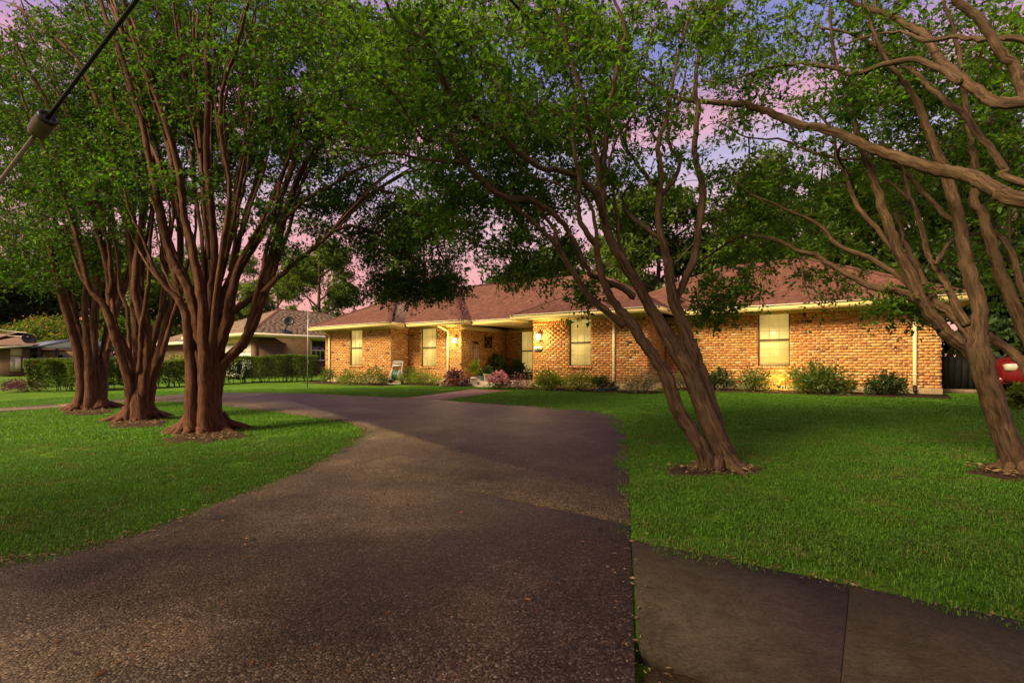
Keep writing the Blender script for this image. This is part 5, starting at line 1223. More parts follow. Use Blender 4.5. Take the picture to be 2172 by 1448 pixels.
# small low garden light by the rightmost window
gp = on_y(1652, 815, YD-.42); g0z = gz(gp.x, gp.y)+.012
root = empty('garden_light', (gp.x, gp.y, g0z), 'small garden light glowing orange on the bricks under the rightmost window', 'garden lamp')
o = MB(); o.tube([(gp.x, gp.y, g0z-.05), (gp.x, gp.y, g0z+.10)], .012, 8); o.build('stake', M['black'], root)
o = MB(); o.lathe([(.035, .09), (.05, .10), (.055, .16), (.045, .165)], (gp.x, gp.y, g0z), 12); o.build('shade', M['black'], root)
o = MB(); o.lathe([(.0, .158), (.043, .16), (.0, .166)], (gp.x, gp.y, g0z), 12); o.build('lens', mat('lit_lens', (1, .8, .5), .4, emit=(1, .6, .2), estr=8), root)
L = bpy.data.lights.new('garden_bulb', 'POINT'); L.energy = 20.0; L.color = (1, .52, .10); L.shadow_soft_size = .05
lo = bpy.data.objects.new('garden_bulb', L); C.objects.link(lo); lo.parent = root; lo.location = (0, -.06, .30)
# rain diverter at the foot of the downspout
q = on_y(1287, 824, YC-.5); o = MB(); o.tube([(q.x+.25, q.y+.3, gz(q.x, q.y)+.10), (q.x, q.y, gz(q.x, q.y)+.04), (q.x-.25, q.y-.25, gz(q.x, q.y)+.02)], [.05, .055, .06], 8)
tag(o.build('drain_pipe', mat('green_plastic', (.03, .07, .06), .5)), 'short dark green drain pipe lying at the foot of the downspout', 'drain pipe')
# slim metal pole on the lawn
q = at(652, 821); o = MB(); root = empty('garden_pole', q, 'thin bare metal pole standing on the lawn left of the house', 'pole')
o.tube([(q.x, q.y, q.z-.05), (q.x+.02, q.y, q.z+1.4), (q.x+.05, q.y, q.z+2.95)], [.022, .02, .016], 8); o.build('shaft', M['metal'], root)
o = MB(); o.tube([(q.x-.06, q.y, q.z+.34), (q.x+.04, q.y, q.z+.34)], .03, 6); o.build('clamp', M['black'], root)
# ------------------------------------------------------------------ neighbouring house across the hedge
NX, NE = -29.0, 1.72
nh = empty('neighbour_house', (-33, 19, -.8), 'brown brick neighbouring house with a tan hip roof and white garage door', 'house')
def brick_tex(name, c1, c2, mortar, swap):
    m = bpy.data.materials.new(name); m.use_nodes = True
    n, l = m.node_tree.nodes, m.node_tree.links; b = n['Principled BSDF']; b.inputs['Roughness'].default_value = .9
    g = n.new('ShaderNodeNewGeometry'); sp = n.new('ShaderNodeSeparateXYZ'); l.new(g.outputs['Position'], sp.inputs[0])
    ad = n.new('ShaderNodeMath'); ad.operation = 'ADD'; l.new(sp.outputs['X'], ad.inputs[0]); l.new(sp.outputs['Y'], ad.inputs[1])
    cb = n.new('ShaderNodeCombineXYZ'); l.new(ad.outputs[0], cb.inputs[0]); l.new(sp.outputs['Z'], cb.inputs[1])
    t = n.new('ShaderNodeTexBrick'); l.new(cb.outputs[0], t.inputs['Vector'])
    t.inputs['Color1'].default_value = (*c1, 1); t.inputs['Color2'].default_value = (*c2, 1); t.inputs['Mortar'].default_value = (*mortar, 1)
    t.inputs['Scale'].default_value = 1; t.inputs['Brick Width'].default_value = .21; t.inputs['Row Height'].default_value = .076; t.inputs['Mortar Size'].default_value = .006
    l.new(t.outputs['Color'], b.inputs['Base Color']); return m
NB = brick_tex('brown_brick', (.12, .058, .030), (.07, .034, .02), (.14, .10, .065), 0)
o = MB(); o.box(-36.5, NX, 15.5+.25, 26, -1.2, 1.5); o.box(-33.05, NX, 15.5, 15.75, 1.25, 1.5); o.box(NX-.42, NX, 15.5, 15.75, -1.2, 1.25); o.box(-47, -36.5, 17.4, 25, -1.2, 1.42)
o.box(-33.6, -33.05, 15.5, 15.75, -1.2, 1.5)
o.build('wall', NB, nh)
o = MB(); o.box(-33.1, NX-.39, 15.46, 15.49, 1.16, 1.56); o.build('header_board', M['trim'], nh)
o = MB()
for r in range(4):
    for c in range(4): o.bev(-33.0+c*.90, -33.0+c*.90+.86, 15.62, 15.68, -1.0+r*.54, -1.0+r*.54+.51, .02)
o.box(-33.04, NX-.43, 15.66, 15.72, -1.1, 1.16)
o.build('garage_door', mat('garage_white', (.62, .60, .52), .6), nh)
NBLK = [(-36.9, NX+.55, 14.9, 27, .45), (-48, -30.2, 16.8, 25.6, .42)]
def hz2(b, x, y, e): return e + b[4]*np.minimum(np.minimum(x-b[0], b[1]-x), np.minimum(y-b[2], b[3]-y))
nsh = MB(); nrf = MB()
for bi, (b, e) in enumerate(zip(NBLK, (NE, NE-.12))):
    x0, x1, y0, y1, p = b; h = min(x1-x0, y1-y0)/2; z = e+p*h-.03; ee = e-.03
    V = [(x0, y0, ee), (x1, y0, ee), (x1, y1, ee), (x0, y1, ee)]
    if x1-x0 > y1-y0: V += [(x0+h, y0+h, z), (x1-h, y0+h, z)]; Q = [(0, 1, 5, 4), (1, 2, 5), (2, 3, 4, 5), (3, 0, 4)]
    else: V += [(x0+h, y0+h, z), (x0+h, y1-h, z)]; Q = [(0, 1, 4), (1, 2, 5, 4), (2, 3, 5), (3, 0, 4, 5)]
    nrf.add(V, Q+[(3, 2, 1, 0)])
    sl = math.sqrt(1+p*p); n = int(h*sl/.16)
    for side in 'fr':
        for r in range(n):
            d = r*.16/sl; d1 = min((r+1.3)*.16/sl, h); a0, a1 = (x0, x1) if side == 'f' else (y0, y1)
            t = a0-random.uniform(0, .4)
            while t < a1:
                w = random.choice((.32, .32, .5)); lo, hi = max(t, a0+d+.02), min(t+w-.015, a1-d-.02); t += w
                if hi-lo < .06: continue
                cx, cy = ((lo+hi)/2, y0+(d+d1)/2) if side == 'f' else (x1-(d+d1)/2, (lo+hi)/2)
                if any(hz2(bb, cx, cy, e2) > hz2(b, cx, cy, e)+.05 for bb, e2 in zip(NBLK, (NE, NE-.12)) if bb is not b): continue
                pt = (lambda a, q, l: (a, y0+q, e+p*q+l)) if side == 'f' else (lambda a, q, l: (x1-q, a, e+p*q+l))
                k = random.uniform(.75, 1.2); col = np.array((.165*k, .118*k, .088*k))
                nsh.add([pt(lo, d, -.004), pt(hi, d, -.004), pt(lo, d, .016), pt(hi, d, .016), pt(max(lo, a0+d1) if lo < a0+d1 else lo, d1, .002), pt(min(hi, a1-d1) if hi > a1-d1 else hi, d1, .002)], SQ, col=np.tile(col, (6, 1)))
nrf.build('roof', bpy.data.materials['roof_underlay'], nh); nsh.build('shingles', M['nshingle'], nh, kind='stuff')
nc = MB()
rc_keep = rc; rc = nc
h = (NX+.55+36.9)/2; pk = (-36.9+h, 14.9+h, NE+.45*h)
caps((NX+.55, 14.9, NE), pk); caps(pk, (pk[0], 22.5, pk[2])); caps((-36.9, 14.9, NE), pk)
nc.build('ridge_cap', M['nshingle'], nh, kind='stuff')
o = MB(); o.box(-36.9, NX+.55, 14.86, 14.9, NE-.20, NE-.01); o.build('fascia', M['spout'], nh)
o = MB(); o.box(NX+.55, NX+.66, 14.9, 27, NE-.14, NE-.005); o.build('gutter', M['drip'], nh)
o = MB(); o.box(NX+.51, NX+.549, 14.9, 27, NE-.22, NE-.012); o.build('fascia', M['trim'], nh)
o = MB(); o.box(-36.9, NX+.5, 14.905, 15.49, NE-.21, NE-.19); o.box(NX+.005, NX+.5, 15.5, 27, NE-.209, NE-.191); o.build('soffit', M['trim'], nh)
o = MB(); o.box(-48, -37, 16.76, 16.8, NE-.34, NE-.14); o.build('fascia', M['drip'], nh)
o = MB(); o.tube([(-38.2, 16.85, 1.42), (-38.2, 17.1, 1.25), (-38.2, 17.34, 1.1), (-38.2, 17.34, -1)], .05, 8); o.build('downspout', M['drip'], nh)
o = MB(); y0, y1, z0, z1 = 19.05, 20.45, .15, 1.50
for a, b, c, d in ((y0, y0+.08, z0, z1), (y1-.08, y1, z0, z1), (y0+.08, y1-.08, z0, z0+.08), (y0+.08, y1-.08, z1-.07, z1), (y0+.08, y1-.08, .78, .86)): o.box(NX+.004, NX+.05, a, b, c, d)
w = o.build('window', M['drip'], nh)
o = MB(); o.box(NX+.01, NX+.02, y0+.08, y1-.08, z0+.08, z1-.07); q = o.build('pane', M['glass'], w)
for v in q.data.vertices: v.co += w.location
o = MB()
for k in range(1, 4): o.box(NX+.021, NX+.03, y0+.08+k*.31-.012, y0+.08+k*.31+.012, z0+.08, .78)
q = o.build('muntin', M['drip'], w)
for v in q.data.vertices: v.co += w.location
# satellite dish on that roof
dq = on_x(606, 706, NX+.25); dzz = NE+.45*(NX+.55-dq.x)
ds = empty('satellite_dish', (dq.x, dq.y, dzz), 'black satellite dish on the eave of the neighbouring roof', 'satellite dish')
o = MB(); o.lathe([(.36, 0), (.36, .02), (.05, .03)], (dq.x, dq.y, dzz+.03), 16, Matrix.Rotation(-math.atan(-.45), 4, 'Y')); o.build('base', M['black'], ds)
o = MB(); o.tube([(dq.x, dq.y, dzz), (dq.x-.02, dq.y, dzz+.22), (dq.x+.12, dq.y+.1, dzz+.62)], [.05, .04, .03], 8); o.build('mast', M['black'], ds)
o = MB(); rm = Matrix.Rotation(R(-25), 4, 'Z') @ Matrix.Rotation(R(68), 4, 'Y'); rm = Matrix.Rotation(R(-38), 4, 'Z') @ Matrix.Rotation(R(72), 4, 'Y')
o.lathe([(.0, 0), (.15, .01), (.22, .035), (.31, .075), (.31, .06), (.22, .02), (.15, -.005), (.0, -.015)], (dq.x+.14, dq.y+.12, dzz+.66), 22, rm); o.build('reflector', M['black'], ds)
o = MB(); o.tube([(dq.x+.12, dq.y+.1, dzz+.5), (dq.x+.42, dq.y-.08, dzz+.52)], .02, 6); o.build('feed_arm', M['black'], ds)

# ------------------------------------------------------------------ house and carport at the far left
FX = -52.0
fh = empty('far_house', (FX-5, 13, -.9), 'low pale trimmed brick house with a blue-grey carport at the far left', 'house')
def fq(px, py, Xc=FX): return on_x(px, py, Xc)
ya, yb, yc, yd = fq(18, 750).y, fq(63, 750).y, fq(155, 750).y, fq(262, 750).y
ze = fq(63, 736).z
o = MB(); o.box(FX-10, FX, ya, yb, -1.2, ze-.1); o.box(FX-10, FX-2.6, yb, yd, -1.2, ze); o.build('wall', NB, fh)
o = MB(); o.box(FX+.01, FX+.05, ya+.1, ya+(yb-ya)*.62, ze-.65, ze-.12); o.box(FX+.01, FX+.05, ya+.1, ya+(yb-ya)*.55, -.6, ze-.7); o.build('cladding', mat('pale_siding', (.36, .33, .24), .8), fh)
o = MB()
for k in range(3): o.box(FX+.055, FX+.075, ya+.35+k*.42, ya+.35+k*.42+.3, -.4, ze-.85)
o.build('window', M['drip'], fh)
o = MB(); o.add([(FX+.6, ya-1.2, ze-.22), (FX+.6, yb+.05, ze+.06), (FX+.6, yb+.05, ze+.18), (FX+.6, ya-1.2, ze-.1), (FX-10, ya-1.2, ze-.22), (FX-10, yb+.05, ze+.06), (FX-10, yb+.05, ze+.18), (FX-10, ya-1.2, ze-.1)], [(0, 1, 2, 3), (7, 6, 5, 4), (3, 2, 6, 7), (4, 5, 1, 0), (0, 3, 7, 4), (1, 5, 6, 2)]); o.build('fascia', M['drip'], fh)
o = MB(); e = ze+.18; o.add([(FX+.58, ya-1, e-.12), (FX+.58, yb+.3, e), (FX-4, yb+.3, e+1.15), (FX-10, yb, e+1.15), (FX-10, ya-1, e-.12), (FX-4.5, ya+2, e+1.0)], [(0, 1, 2, 5), (5, 2, 3, 4), (0, 5, 4)]); o.build('roof', M['nshingle'] if False else mat('far_roof', (.13, .075, .055), .9, var=.2), fh)
z1, z2 = fq(70, 738).z, fq(150, 722).z
o = MB(); o.add([(FX+.3, yb+.1, z1), (FX+.3, yc, z2), (FX+.3, yc, z2+.13), (FX+.3, yb+.1, z1+.13), (FX-8, yb+.1, z1), (FX-8, yc, z2), (FX-8, yc, z2+.13), (FX-8, yb+.1, z1+.13)], [(0, 1, 2, 3), (7, 6, 5, 4), (3, 2, 6, 7), (4, 5, 1, 0), (0, 3, 7, 4), (1, 5, 6, 2)]); o.build('carport_roof', mat('blue_grey_metal', (.20, .23, .30), .5, .5), fh)
o = MB(); o.add([(FX+.25, yb+.3, z1-.02), (FX+.25, yd, z1-.02), (FX+.25, yd, z2), (FX+.25, yc, z2-.01), (FX+.1, yb+.3, z1-.02), (FX+.1, yd, z1-.02), (FX+.1, yd, z2), (FX+.1, yc, z2-.01)], [(0, 1, 2, 3), (7, 6, 5, 4), (0, 3, 7, 4), (3, 2, 6, 7), (0, 4, 5, 1)]); o.build('gable_board', mat('slate_board', (.09, .10, .13), .8), fh)
for k in range(6): o = MB(); yy = yb+.4+k*(yd-yb-.6)/5; o.box(FX+.1, FX+.25, yy, yy+.16, -1.2, z1-.01); o.build('post', mat('dark_post', (.03, .025, .022), .8) if k == 0 else bpy.data.materials['dark_post'], fh)
o = MB(); o.box(FX-2.58, FX-2.55, yb+.1, yd, -1, z1-.2); o.build('back_wall', mat('ochre_wall', (.36, .26, .10), .85), fh)
for k in range(4): o = MB(); yy = yb+.7+k*1.55; o.box(FX-2.54, FX-2.51, yy, yy+.7, -1, z1-.45); o.build('door', M['glass'], fh)
dq = fq(63, 722); o = MB(); o.lathe([(.0, 0), (.4, .06), (.42, .12), (.3, .05), (.0, -.02)], (FX-.4, dq.y, dq.z+.1), 14, Matrix.Rotation(R(60), 4, 'Y')); o.tube([(FX-.4, dq.y, ze+.1), (FX-.4, dq.y, dq.z+.1)], .03, 6)
tag(o.build('satellite_dish', M['black']), 'small dark satellite dish on the far left roof by the carport', 'satellite dish')
# cables running in to it
for a, b, lb in (((-40, 684), (58, 706), 'upper grey overhead cable at the left edge'), ((-40, 698), (60, 714), 'lower grey overhead cable at the left edge')):
    p, q = P(a[0], a[1], 46), on_x(b[0], b[1], FX-.2); m = (p+q)/2-Vector((0, 0, .25)); o = MB(); o.tube([p+(p-q)*1.5+Vector((0, 0, .8)), p, m, q], .028, 6); tag(o.build('overhead_cable', M['metal']), lb, 'cable', 'overhead cables at the left edge')

# ------------------------------------------------------------------ hedges
def hedge(p0, p1, w, z0f, h, n, label, seed, leaf='leafh', size=(.045, .08), stems=10, gap=.18):
    p0, p1 = Vector((*p0, 0)), Vector((*p1, 0)); L = (p1-p0).length; d = (p1-p0)/L; s = Vector((-d.y, d.x, 0))
    c = (p0+p1)/2; root = empty('hedge', (c.x, c.y, gz(c.x, c.y)), label, 'hedge', 'clipped hedges along the left boundary')
    a = rng.uniform(0, L, n); bsd = rng.uniform(-1, 1, n); zz = rng.uniform(0, 1, n); pick = rng.random(n)
    # mostly on the shell: sides, ends and top
    bsd = np.where(pick < .55, np.sign(bsd)*rng.uniform(.86, 1.04, n), bsd); zz = np.where(pick > .72, rng.uniform(.92, 1.02, n), zz)
    a = np.where((pick > .5) & (pick < .58), np.where(rng.random(n) < .5, rng.uniform(-.05, .1, n), L-rng.uniform(-.05, .1, n)), a)
    lump = 1+.12*np.sin(a*3.1+seed)+.08*np.sin(a*7.3+seed*2)+.05*np.sin(zz*9+a*4)
    x = p0.x+d.x*a+s.x*bsd*w*.5*lump*(1-.25*(1-zz)); y = p0.y+d.y*a+s.y*bsd*w*.5*lump*(1-.25*(1-zz))
    z = gz_np(x, y)+gap+(h-gap)*zz*(1+.035*np.sin(a*2.3+seed))
    keep = (zz > .3) | (rng.random(n) < .55)
    pos = np.stack([x, y, z], 1)[keep]; m = len(pos)
    lf = MB(); dr = pos-np.array((c.x, c.y, root.location.z+h*.4)); dr[:, :2] = np.outer(bsd[keep], np.array((s.x, s.y)))
    dr[:, 2] = (zz[keep]-.4); lf.leaves(pos, dr+rng.normal(size=(m, 3))*.7, rng.uniform(*size, m), rng.uniform(0, 1, m)*(.5+.5*zz[keep]))
    lf.build('foliage', M[leaf], root)
    st = MB(); S0 = []; S1 = []
    for k in range(int(stems*L)):
        q = p0+d*rng.uniform(0, L)+s*rng.uniform(-.2, .2)*w; b0 = np.array((q.x, q.y, gz(q.x, q.y)-.03))
        S0.append(b0); S1.append(b0+np.array((*(rng.normal(size=2)*.16), h*.75)))
    st.segs(S0, S1, np.full(len(S0), .018), np.full(len(S0), .008)); st.build('stem', M['barkd'], root)
h0, h1, h2, h3 = at(95, 829), at(250, 826), at(500, 812), at(668, 808)
hedge((h0.x, h0.y), (h1.x, h1.y), 1.5, 0, 1.2, 24000, 'clipped dark hedge end nearest the street at the far left', 1, size=(.06, .10))
hedge((h1.x+.1, h1.y+.1), (h2.x, h2.y), 1.1, 0, 1.08, 22000, 'hedge seen between the island trunks', 2, size=(.06, .10))
hedge((h2.x+.1, h2.y+.2), (h3.x, h3.y), 1.1, 0, 1.2, 30000, 'clipped hedge between the neighbouring house and the thin metal pole', 3)
p = at(362, 812); shrub_at(Vector((p.x, p.y+.5, 0)), 2.0, 1.9, 'leafy', 'young feathery tree rising over the hedge between the trunks', 'small tree', 'small_tree', n=2200, size=(.07, .12), stems=3)
p = at(120, 826); shrub_at(Vector((p.x, p.y-.9, 0)), 2.2, .55, 'leafp', 'low reddish ground cover at the foot of the hedge by the far trunk', 'shrub', n=1500, size=(.06, .10))
p = at(60, 815); shrub_at(Vector((p.x-1.5, p.y+.6, 0)), .7, 1.3, 'leafh', 'canna plant with orange flowers rising behind the hedge', 'plant', 'canna_plant', n=120, size=(.2, .4), bloom='peto', nb=7, bsize=(.09, .15))
p = at(150, 812); shrub_at(Vector((p.x-2, p.y+.8, 0)), .9, 1.45, 'leafy', 'canna plant with a single red flower head behind the hedge by the trunk', 'plant', 'canna_plant', n=100, size=(.2, .4), bloom='peto', nb=3, bsize=(.09, .14))
q = on_x(525, 788, -24.6); o = MB(); o.lathe([(.02, -.34), (.2, -.28), (.32, -.1), (.34, .02), (.28, .2), (.12, .32), (.01, .34)], (q.x, q.y, max(q.z, gz(q.x, q.y)+.33)), 18); o.smooth = True
tag(o.build('garden_ball', M['white']), 'round white garden ball half hidden behind the hedge', 'ball')
def mimosa():
    p = on_y(112, 700, 16.5); T = Tree(); g = gz(p.x, p.y)
    for k in range(6):
        a = k*1.05; T.limb([('w', p.x, p.y, g, .2), ('w', p.x+.6*math.cos(a), p.y+.6*math.sin(a), g+2.2, .13), ('w', p.x+3*math.cos(a), p.y+3*math.sin(a), g+4.2, .05)])
    c = [np.array((p.x+r*math.cos(a), p.y+r*math.sin(a), g+5.4-.10*r*r+rng.uniform(-.5, .3))) for r, a in zip(5.2*np.sqrt(rng.random(330)), rng.uniform(0, 6.28, 330))]
    T.grow(c, np.array([n[0] for n in T.nodes]), np.array([n[1] for n in T.nodes]), (.16, .26), 40, .8, .012, 6)
    root = T.finish('mimosa_tree', Vector((p.x, p.y, g)), 'spreading mimosa tree with orange blossom above the blue-grey carport', 'tree', M['barkd'], M['leafy'])
    b = MB(); cc = np.array(c); cc = cc[rng.choice(len(cc), 110)]+np.array((0, 0, .5))+rng.normal(size=(110, 3))*.3
    for _ in range(4): b.leaves(cc, rng.normal(size=(110, 3))+np.array((0, 0, 1)), rng.uniform(.08, .18, 110), rng.uniform(0, 1, 110), .7)
    b.build('blossom', M['peto'], root)
mimosa()

# ------------------------------------------------------------------ black fence and red car at the right
fx0, fy = XD1+.07, 17.3
fn = empty('board_fence', (fx0+.8, fy, gz(0, fy)), 'low black board fence between the house corner and the red car', 'fence')
x = fx0; k = 0
zt = on_y(2010, 755, fy).z
while x < fx0+1.2:
    w = .125; o = MB(); dz = random.uniform(-.012, .012)
    z0 = gz(x, fy)+.09
    o.add([(x, fy, z0), (x+w, fy, z0), (x+w, fy+.02, z0), (x, fy+.02, z0), (x, fy, zt-.03+dz), (x+w, fy, zt-.03+dz), (x+w, fy+.02, zt-.03+dz), (x, fy+.02, zt-.03+dz), (x+.025, fy, zt+dz), (x+w-.025, fy, zt+dz), (x+w-.025, fy+.02, zt+dz), (x+.025, fy+.02, zt+dz)],
          [(0, 1, 5, 4), (4, 5, 9, 8), (3, 2, 1, 0), (2, 3, 7, 6), (6, 7, 11, 10), (1, 2, 6, 5), (5, 6, 10, 9), (3, 0, 4, 7), (7, 4, 8, 11), (8, 9, 10, 11)])
    o.build('board', M['board'], fn); x += w+.010; k += 1
for zz in (.25, .8):
    o = MB(); o.box(fx0, x, fy+.022, fy+.06, gz(0, fy)+zz, gz(0, fy)+zz+.09); o.build('rail', M['board'], fn)
o = MB(); o.box(fx0, x+.1, fy-.05, fy-.004, gz(0, fy)-.03, gz(0, fy)+.085); o.build('kick_board', mat('grey_timber', (.16, .11, .08), .9, bump=.4, var=.3), fn)
# shrub showing over the fence
p = Vector((1.75, 18.0, 0)); shrub_at(p, 1.1, 1.35, 'leafb', 'leafy bush behind the black fence at the house corner', n=1500, size=(.07, .12), stems=5)

def car():
    # nose at the origin pointing to -X, built as a lofted body; x along the car, y across, z up
    L, Wd = 4.6, 1.86
    root = empty('red_car', (2.25, 16.5, gz(0, 16.5)), 'red car with an orange turn signal parked behind the right-hand trunk', 'car', rz=R(9))
    prof = [  # x, half width, z bottom, z belt, z top of the body (hood, roof), half width at top
        (0.00, .66, .36, .62, .70, .58), (.10, .80, .27, .70, .80, .70), (.35, .89, .24, .78, .90, .78), (.80, .92, .24, .84, .97, .82), (1.30, .93, .24, .90, 1.03, .82),
        (1.55, .93, .24, .92, 1.06, .80), (2.15, .93, .24, .94, 1.52, .62), (2.6, .93, .24, .95, 1.58, .62), (3.4, .93, .24, .95, 1.56, .61), (4.0, .92, .26, .96, 1.40, .60), (4.35, .90, .30, .95, 1.05, .66), (4.55, .84, .36, .88, .95, .66), (4.6, .78, .42, .80, .86, .62)]
    V = []; Fq = []; ring = []
    for x, hw, zb, zbelt, ztop, ht in prof:
        r = [(x, -hw*.9, zb), (x, -hw, zb+.12), (x, -hw*1.005, (zb+zbelt)/2+.05), (x, -hw*.985, zbelt), (x, -ht, ztop-.02), (x, -ht*.6, ztop+.012), (x, 0, ztop+.02), (x, ht*.6, ztop+.012), (x, ht, ztop-.02), (x, hw*.985, zbelt), (x, hw*1.005, (zb+zbelt)/2+.05), (x, hw, zb+.12), (x, hw*.9, zb)]
        ring.append(len(V)); V += r
    n = 13
    for i in range(len(prof)-1):
        for k in range(n-1): Fq.append((i*n+k, i*n+k+1, (i+1)*n+k+1, (i+1)*n+k))
        Fq.append((i*n+n-1, i*n, (i+1)*n, (i+1)*n+n-1))
    Fq += [tuple(range(n))[::-1], tuple((len(prof)-1)*n+k for k in range(n))]
    o = MB(); o.add(V, Fq); o.smooth = True
    body = o.build('body', M['red'], root, local=True)
    bm = body.modifiers.new('round', 'SUBSURF'); bm.levels = 1; bm.render_levels = 2
    for sx in (.88, 3.62):
        for sy in (-1, 1):
            o = MB(); o.lathe([(.405, -.03), (.415, .0), (.405, .035), (.34, .036), (.0, .036)], (0, 0, 0), 24); q = o.build('wheel_arch', M['rubber'], root, local=True); q.location = (sx, sy*.925, .36); q.rotation_euler = (R(90), 0, 0)
            o = MB(); o.lathe([(.20, -.1), (.29, -.11), (.325, -.08), (.33, 0), (.325, .08), (.29, .11), (.20, .1)], (0, 0, 0), 24); q = o.build('tyre', M['rubber'], root, local=True); q.location = (sx, sy*.87, .33); q.rotation_euler = (R(90), 0, 0)
            o = MB(); o.lathe([(.0, -.1), (.2, -.09), (.205, 0), (.2, .09), (.0, .1)], (0, 0, 0), 16)
            for s_ in range(5): a = s_*1.2566; o.box(-.02+.1*math.cos(a), .02+.1*math.cos(a), -.02+.1*math.sin(a), .02+.1*math.sin(a), -.112, .112)
            q = o.build('rim', M['metal'], root, local=True); q.location = (sx, sy*.88, .33); q.rotation_euler = (R(90), 0, 0)
    for sy in (-1, 1):
        o = MB(); o.bev(.055, .36, sy*.70-.13, sy*.70+.13, .60, .76, .03); q = o.build('headlight', mat('headlamp', (.55, .52, .42), .15, .7) if sy == -1 else bpy.data.materials['headlamp'], root, local=True)
        o = MB(); o.bev(.30, .58, sy*.865-.05, sy*.865+.05, .62, .755, .02); q = o.build('turn_signal', mat('amber', (.75, .22, .05), .2, .6) if sy == -1 else bpy.data.materials['amber'], root, local=True)
        o = MB(); o.add([(1.72, sy*.80, 1.07), (2.17, sy*.65, 1.46), (3.3, sy*.65, 1.50), (3.85, sy*.78, 1.06), (1.72, sy*.90, 1.0), (3.85, sy*.9, 1.0)], [(0, 1, 2, 3), (4, 0, 3, 5)]); o.build('window', M['glass'], root, local=True)
        o = MB(); o.bev(1.62, 1.80, sy*1.0-.10, sy*1.0+.10, .98, 1.12, .03); o.build('mirror', M['red'], root, local=True)
        o = MB(); o.bev(4.50, 4.61, sy*.6-.15, sy*.6+.15, .68, .85, .02); o.build('tail_light', M['red'], root, local=True)
    o = MB(); o.add([(1.50, -.66, 1.075), (1.50, .66, 1.075), (2.12, .54, 1.52), (2.12, -.54, 1.52)], [(0, 1, 2, 3)]); o.build('windscreen', M['glass'], root, local=True)
    o = MB(); o.bev(-.03, .25, -.62, .62, .28, .46, .04); o.build('bumper', M['red'], root, local=True)
    o = MB(); o.bev(-.012, .1, -.42, .42, .50, .60, .02); o.build('grille', M['black'], root, local=True)
car()

# ------------------------------------------------------------------ guy wire with its insulator, close to the camera
def cw(r, u, f): return Vector((r*CS-f*SN, r*SN+f*CS, u))
p0 = Vector((-1.284, .650, 1.4)); dd = Vector((.4046, .2848, -.15)); dn = dd.normalized()
def gp_(l): q = p0+dd*l; return cw(q.x, q.y, q.z)
A, B = gp_(-6.45), gp_(15)
gw = empty('guy_wire', A, 'steel guy wire with a dark rod and a grey insulator at the upper left', 'guy wire')
ax = (gp_(1)-gp_(0)).normalized(); c0 = gp_(0)
o = MB(); o.tube([A, c0-ax*.04], .0055, 8); o.build('wire', mat('weathered_steel', (.20, .17, .13), .5, .5, metal=.5), gw)
o = MB(); o.tube([c0+ax*.02, B], .0050, 10); o.build('rod', mat('black_rod', (.02, .018, .017), .45, .4), gw)
o = MB(); rm = rot_to(ax); o.lathe([(0.0130, -0.0360), (0.0194, -0.0338), (0.0227, -0.0259), (0.0238, -0.0072), (0.0234, -0.0061), (0.0234, -0.0047), (0.0241, -0.0036), (0.0241, 0.0216), (0.0230, 0.0245), (0.0223, 0.0259)], c0, 26, rm); o.smooth = False
o.build('insulator', mat('grey_porcelain', (.11, .082, .06), .35, .5, var=.25, vscale=40), gw)
o = MB(); o.lathe([(0.0234, 0.0202), (0.0245, 0.0259), (0.0238, 0.0338), (0.0202, 0.0360), (0.0173, 0.0338), (0.0158, 0.0259), (0.0058, 0.0245)], c0, 26, rm); o.build('cap', mat('black_cap', (.012, .012, .012), .4, .5), gw)

# ------------------------------------------------------------------ grass
def make_tuft(name, n, rad, h, wd, seed, m):
    g = np.random.default_rng(seed); a = g.uniform(0, 6.283, n); r = rad*np.sqrt(g.random(n)); x, y = r*np.cos(a), r*np.sin(a)
    hd = g.uniform(0, 6.283, n); hh = h*g.uniform(.55, 1.25, n); ln = hh*g.uniform(.25, 1.1, n); w = wd*g.uniform(.7, 1.3, n)
    px, py = -np.sin(hd)*w*.5, np.cos(hd)*w*.5; dx, dy = np.cos(hd), np.sin(hd)
    V = np.zeros((n, 5, 3)); z0 = np.zeros(n)-.01
    V[:, 0] = np.stack([x-px, y-py, z0], 1); V[:, 1] = np.stack([x+px, y+py, z0], 1)
    V[:, 2] = np.stack([x+px*.8+dx*ln*.35, y+py*.8+dy*ln*.35, hh*.65], 1); V[:, 3] = np.stack([x-px*.8+dx*ln*.35, y-py*.8+dy*ln*.35, hh*.65], 1)
    V[:, 4] = np.stack([x+dx*ln, y+dy*ln, hh*.95-.2*ln], 1)
    i = (np.arange(n)*5)[:, None]
    mb = MB(); mb.add(V.reshape(-1, 3), i+np.array([0, 1, 2, 3]), rnd=np.repeat(g.random(n)**1.3, 5)); mb.f.append(i+np.array([3, 2, 4]))
    return bpy.data.objects.new(name, mb.mesh(name, m))
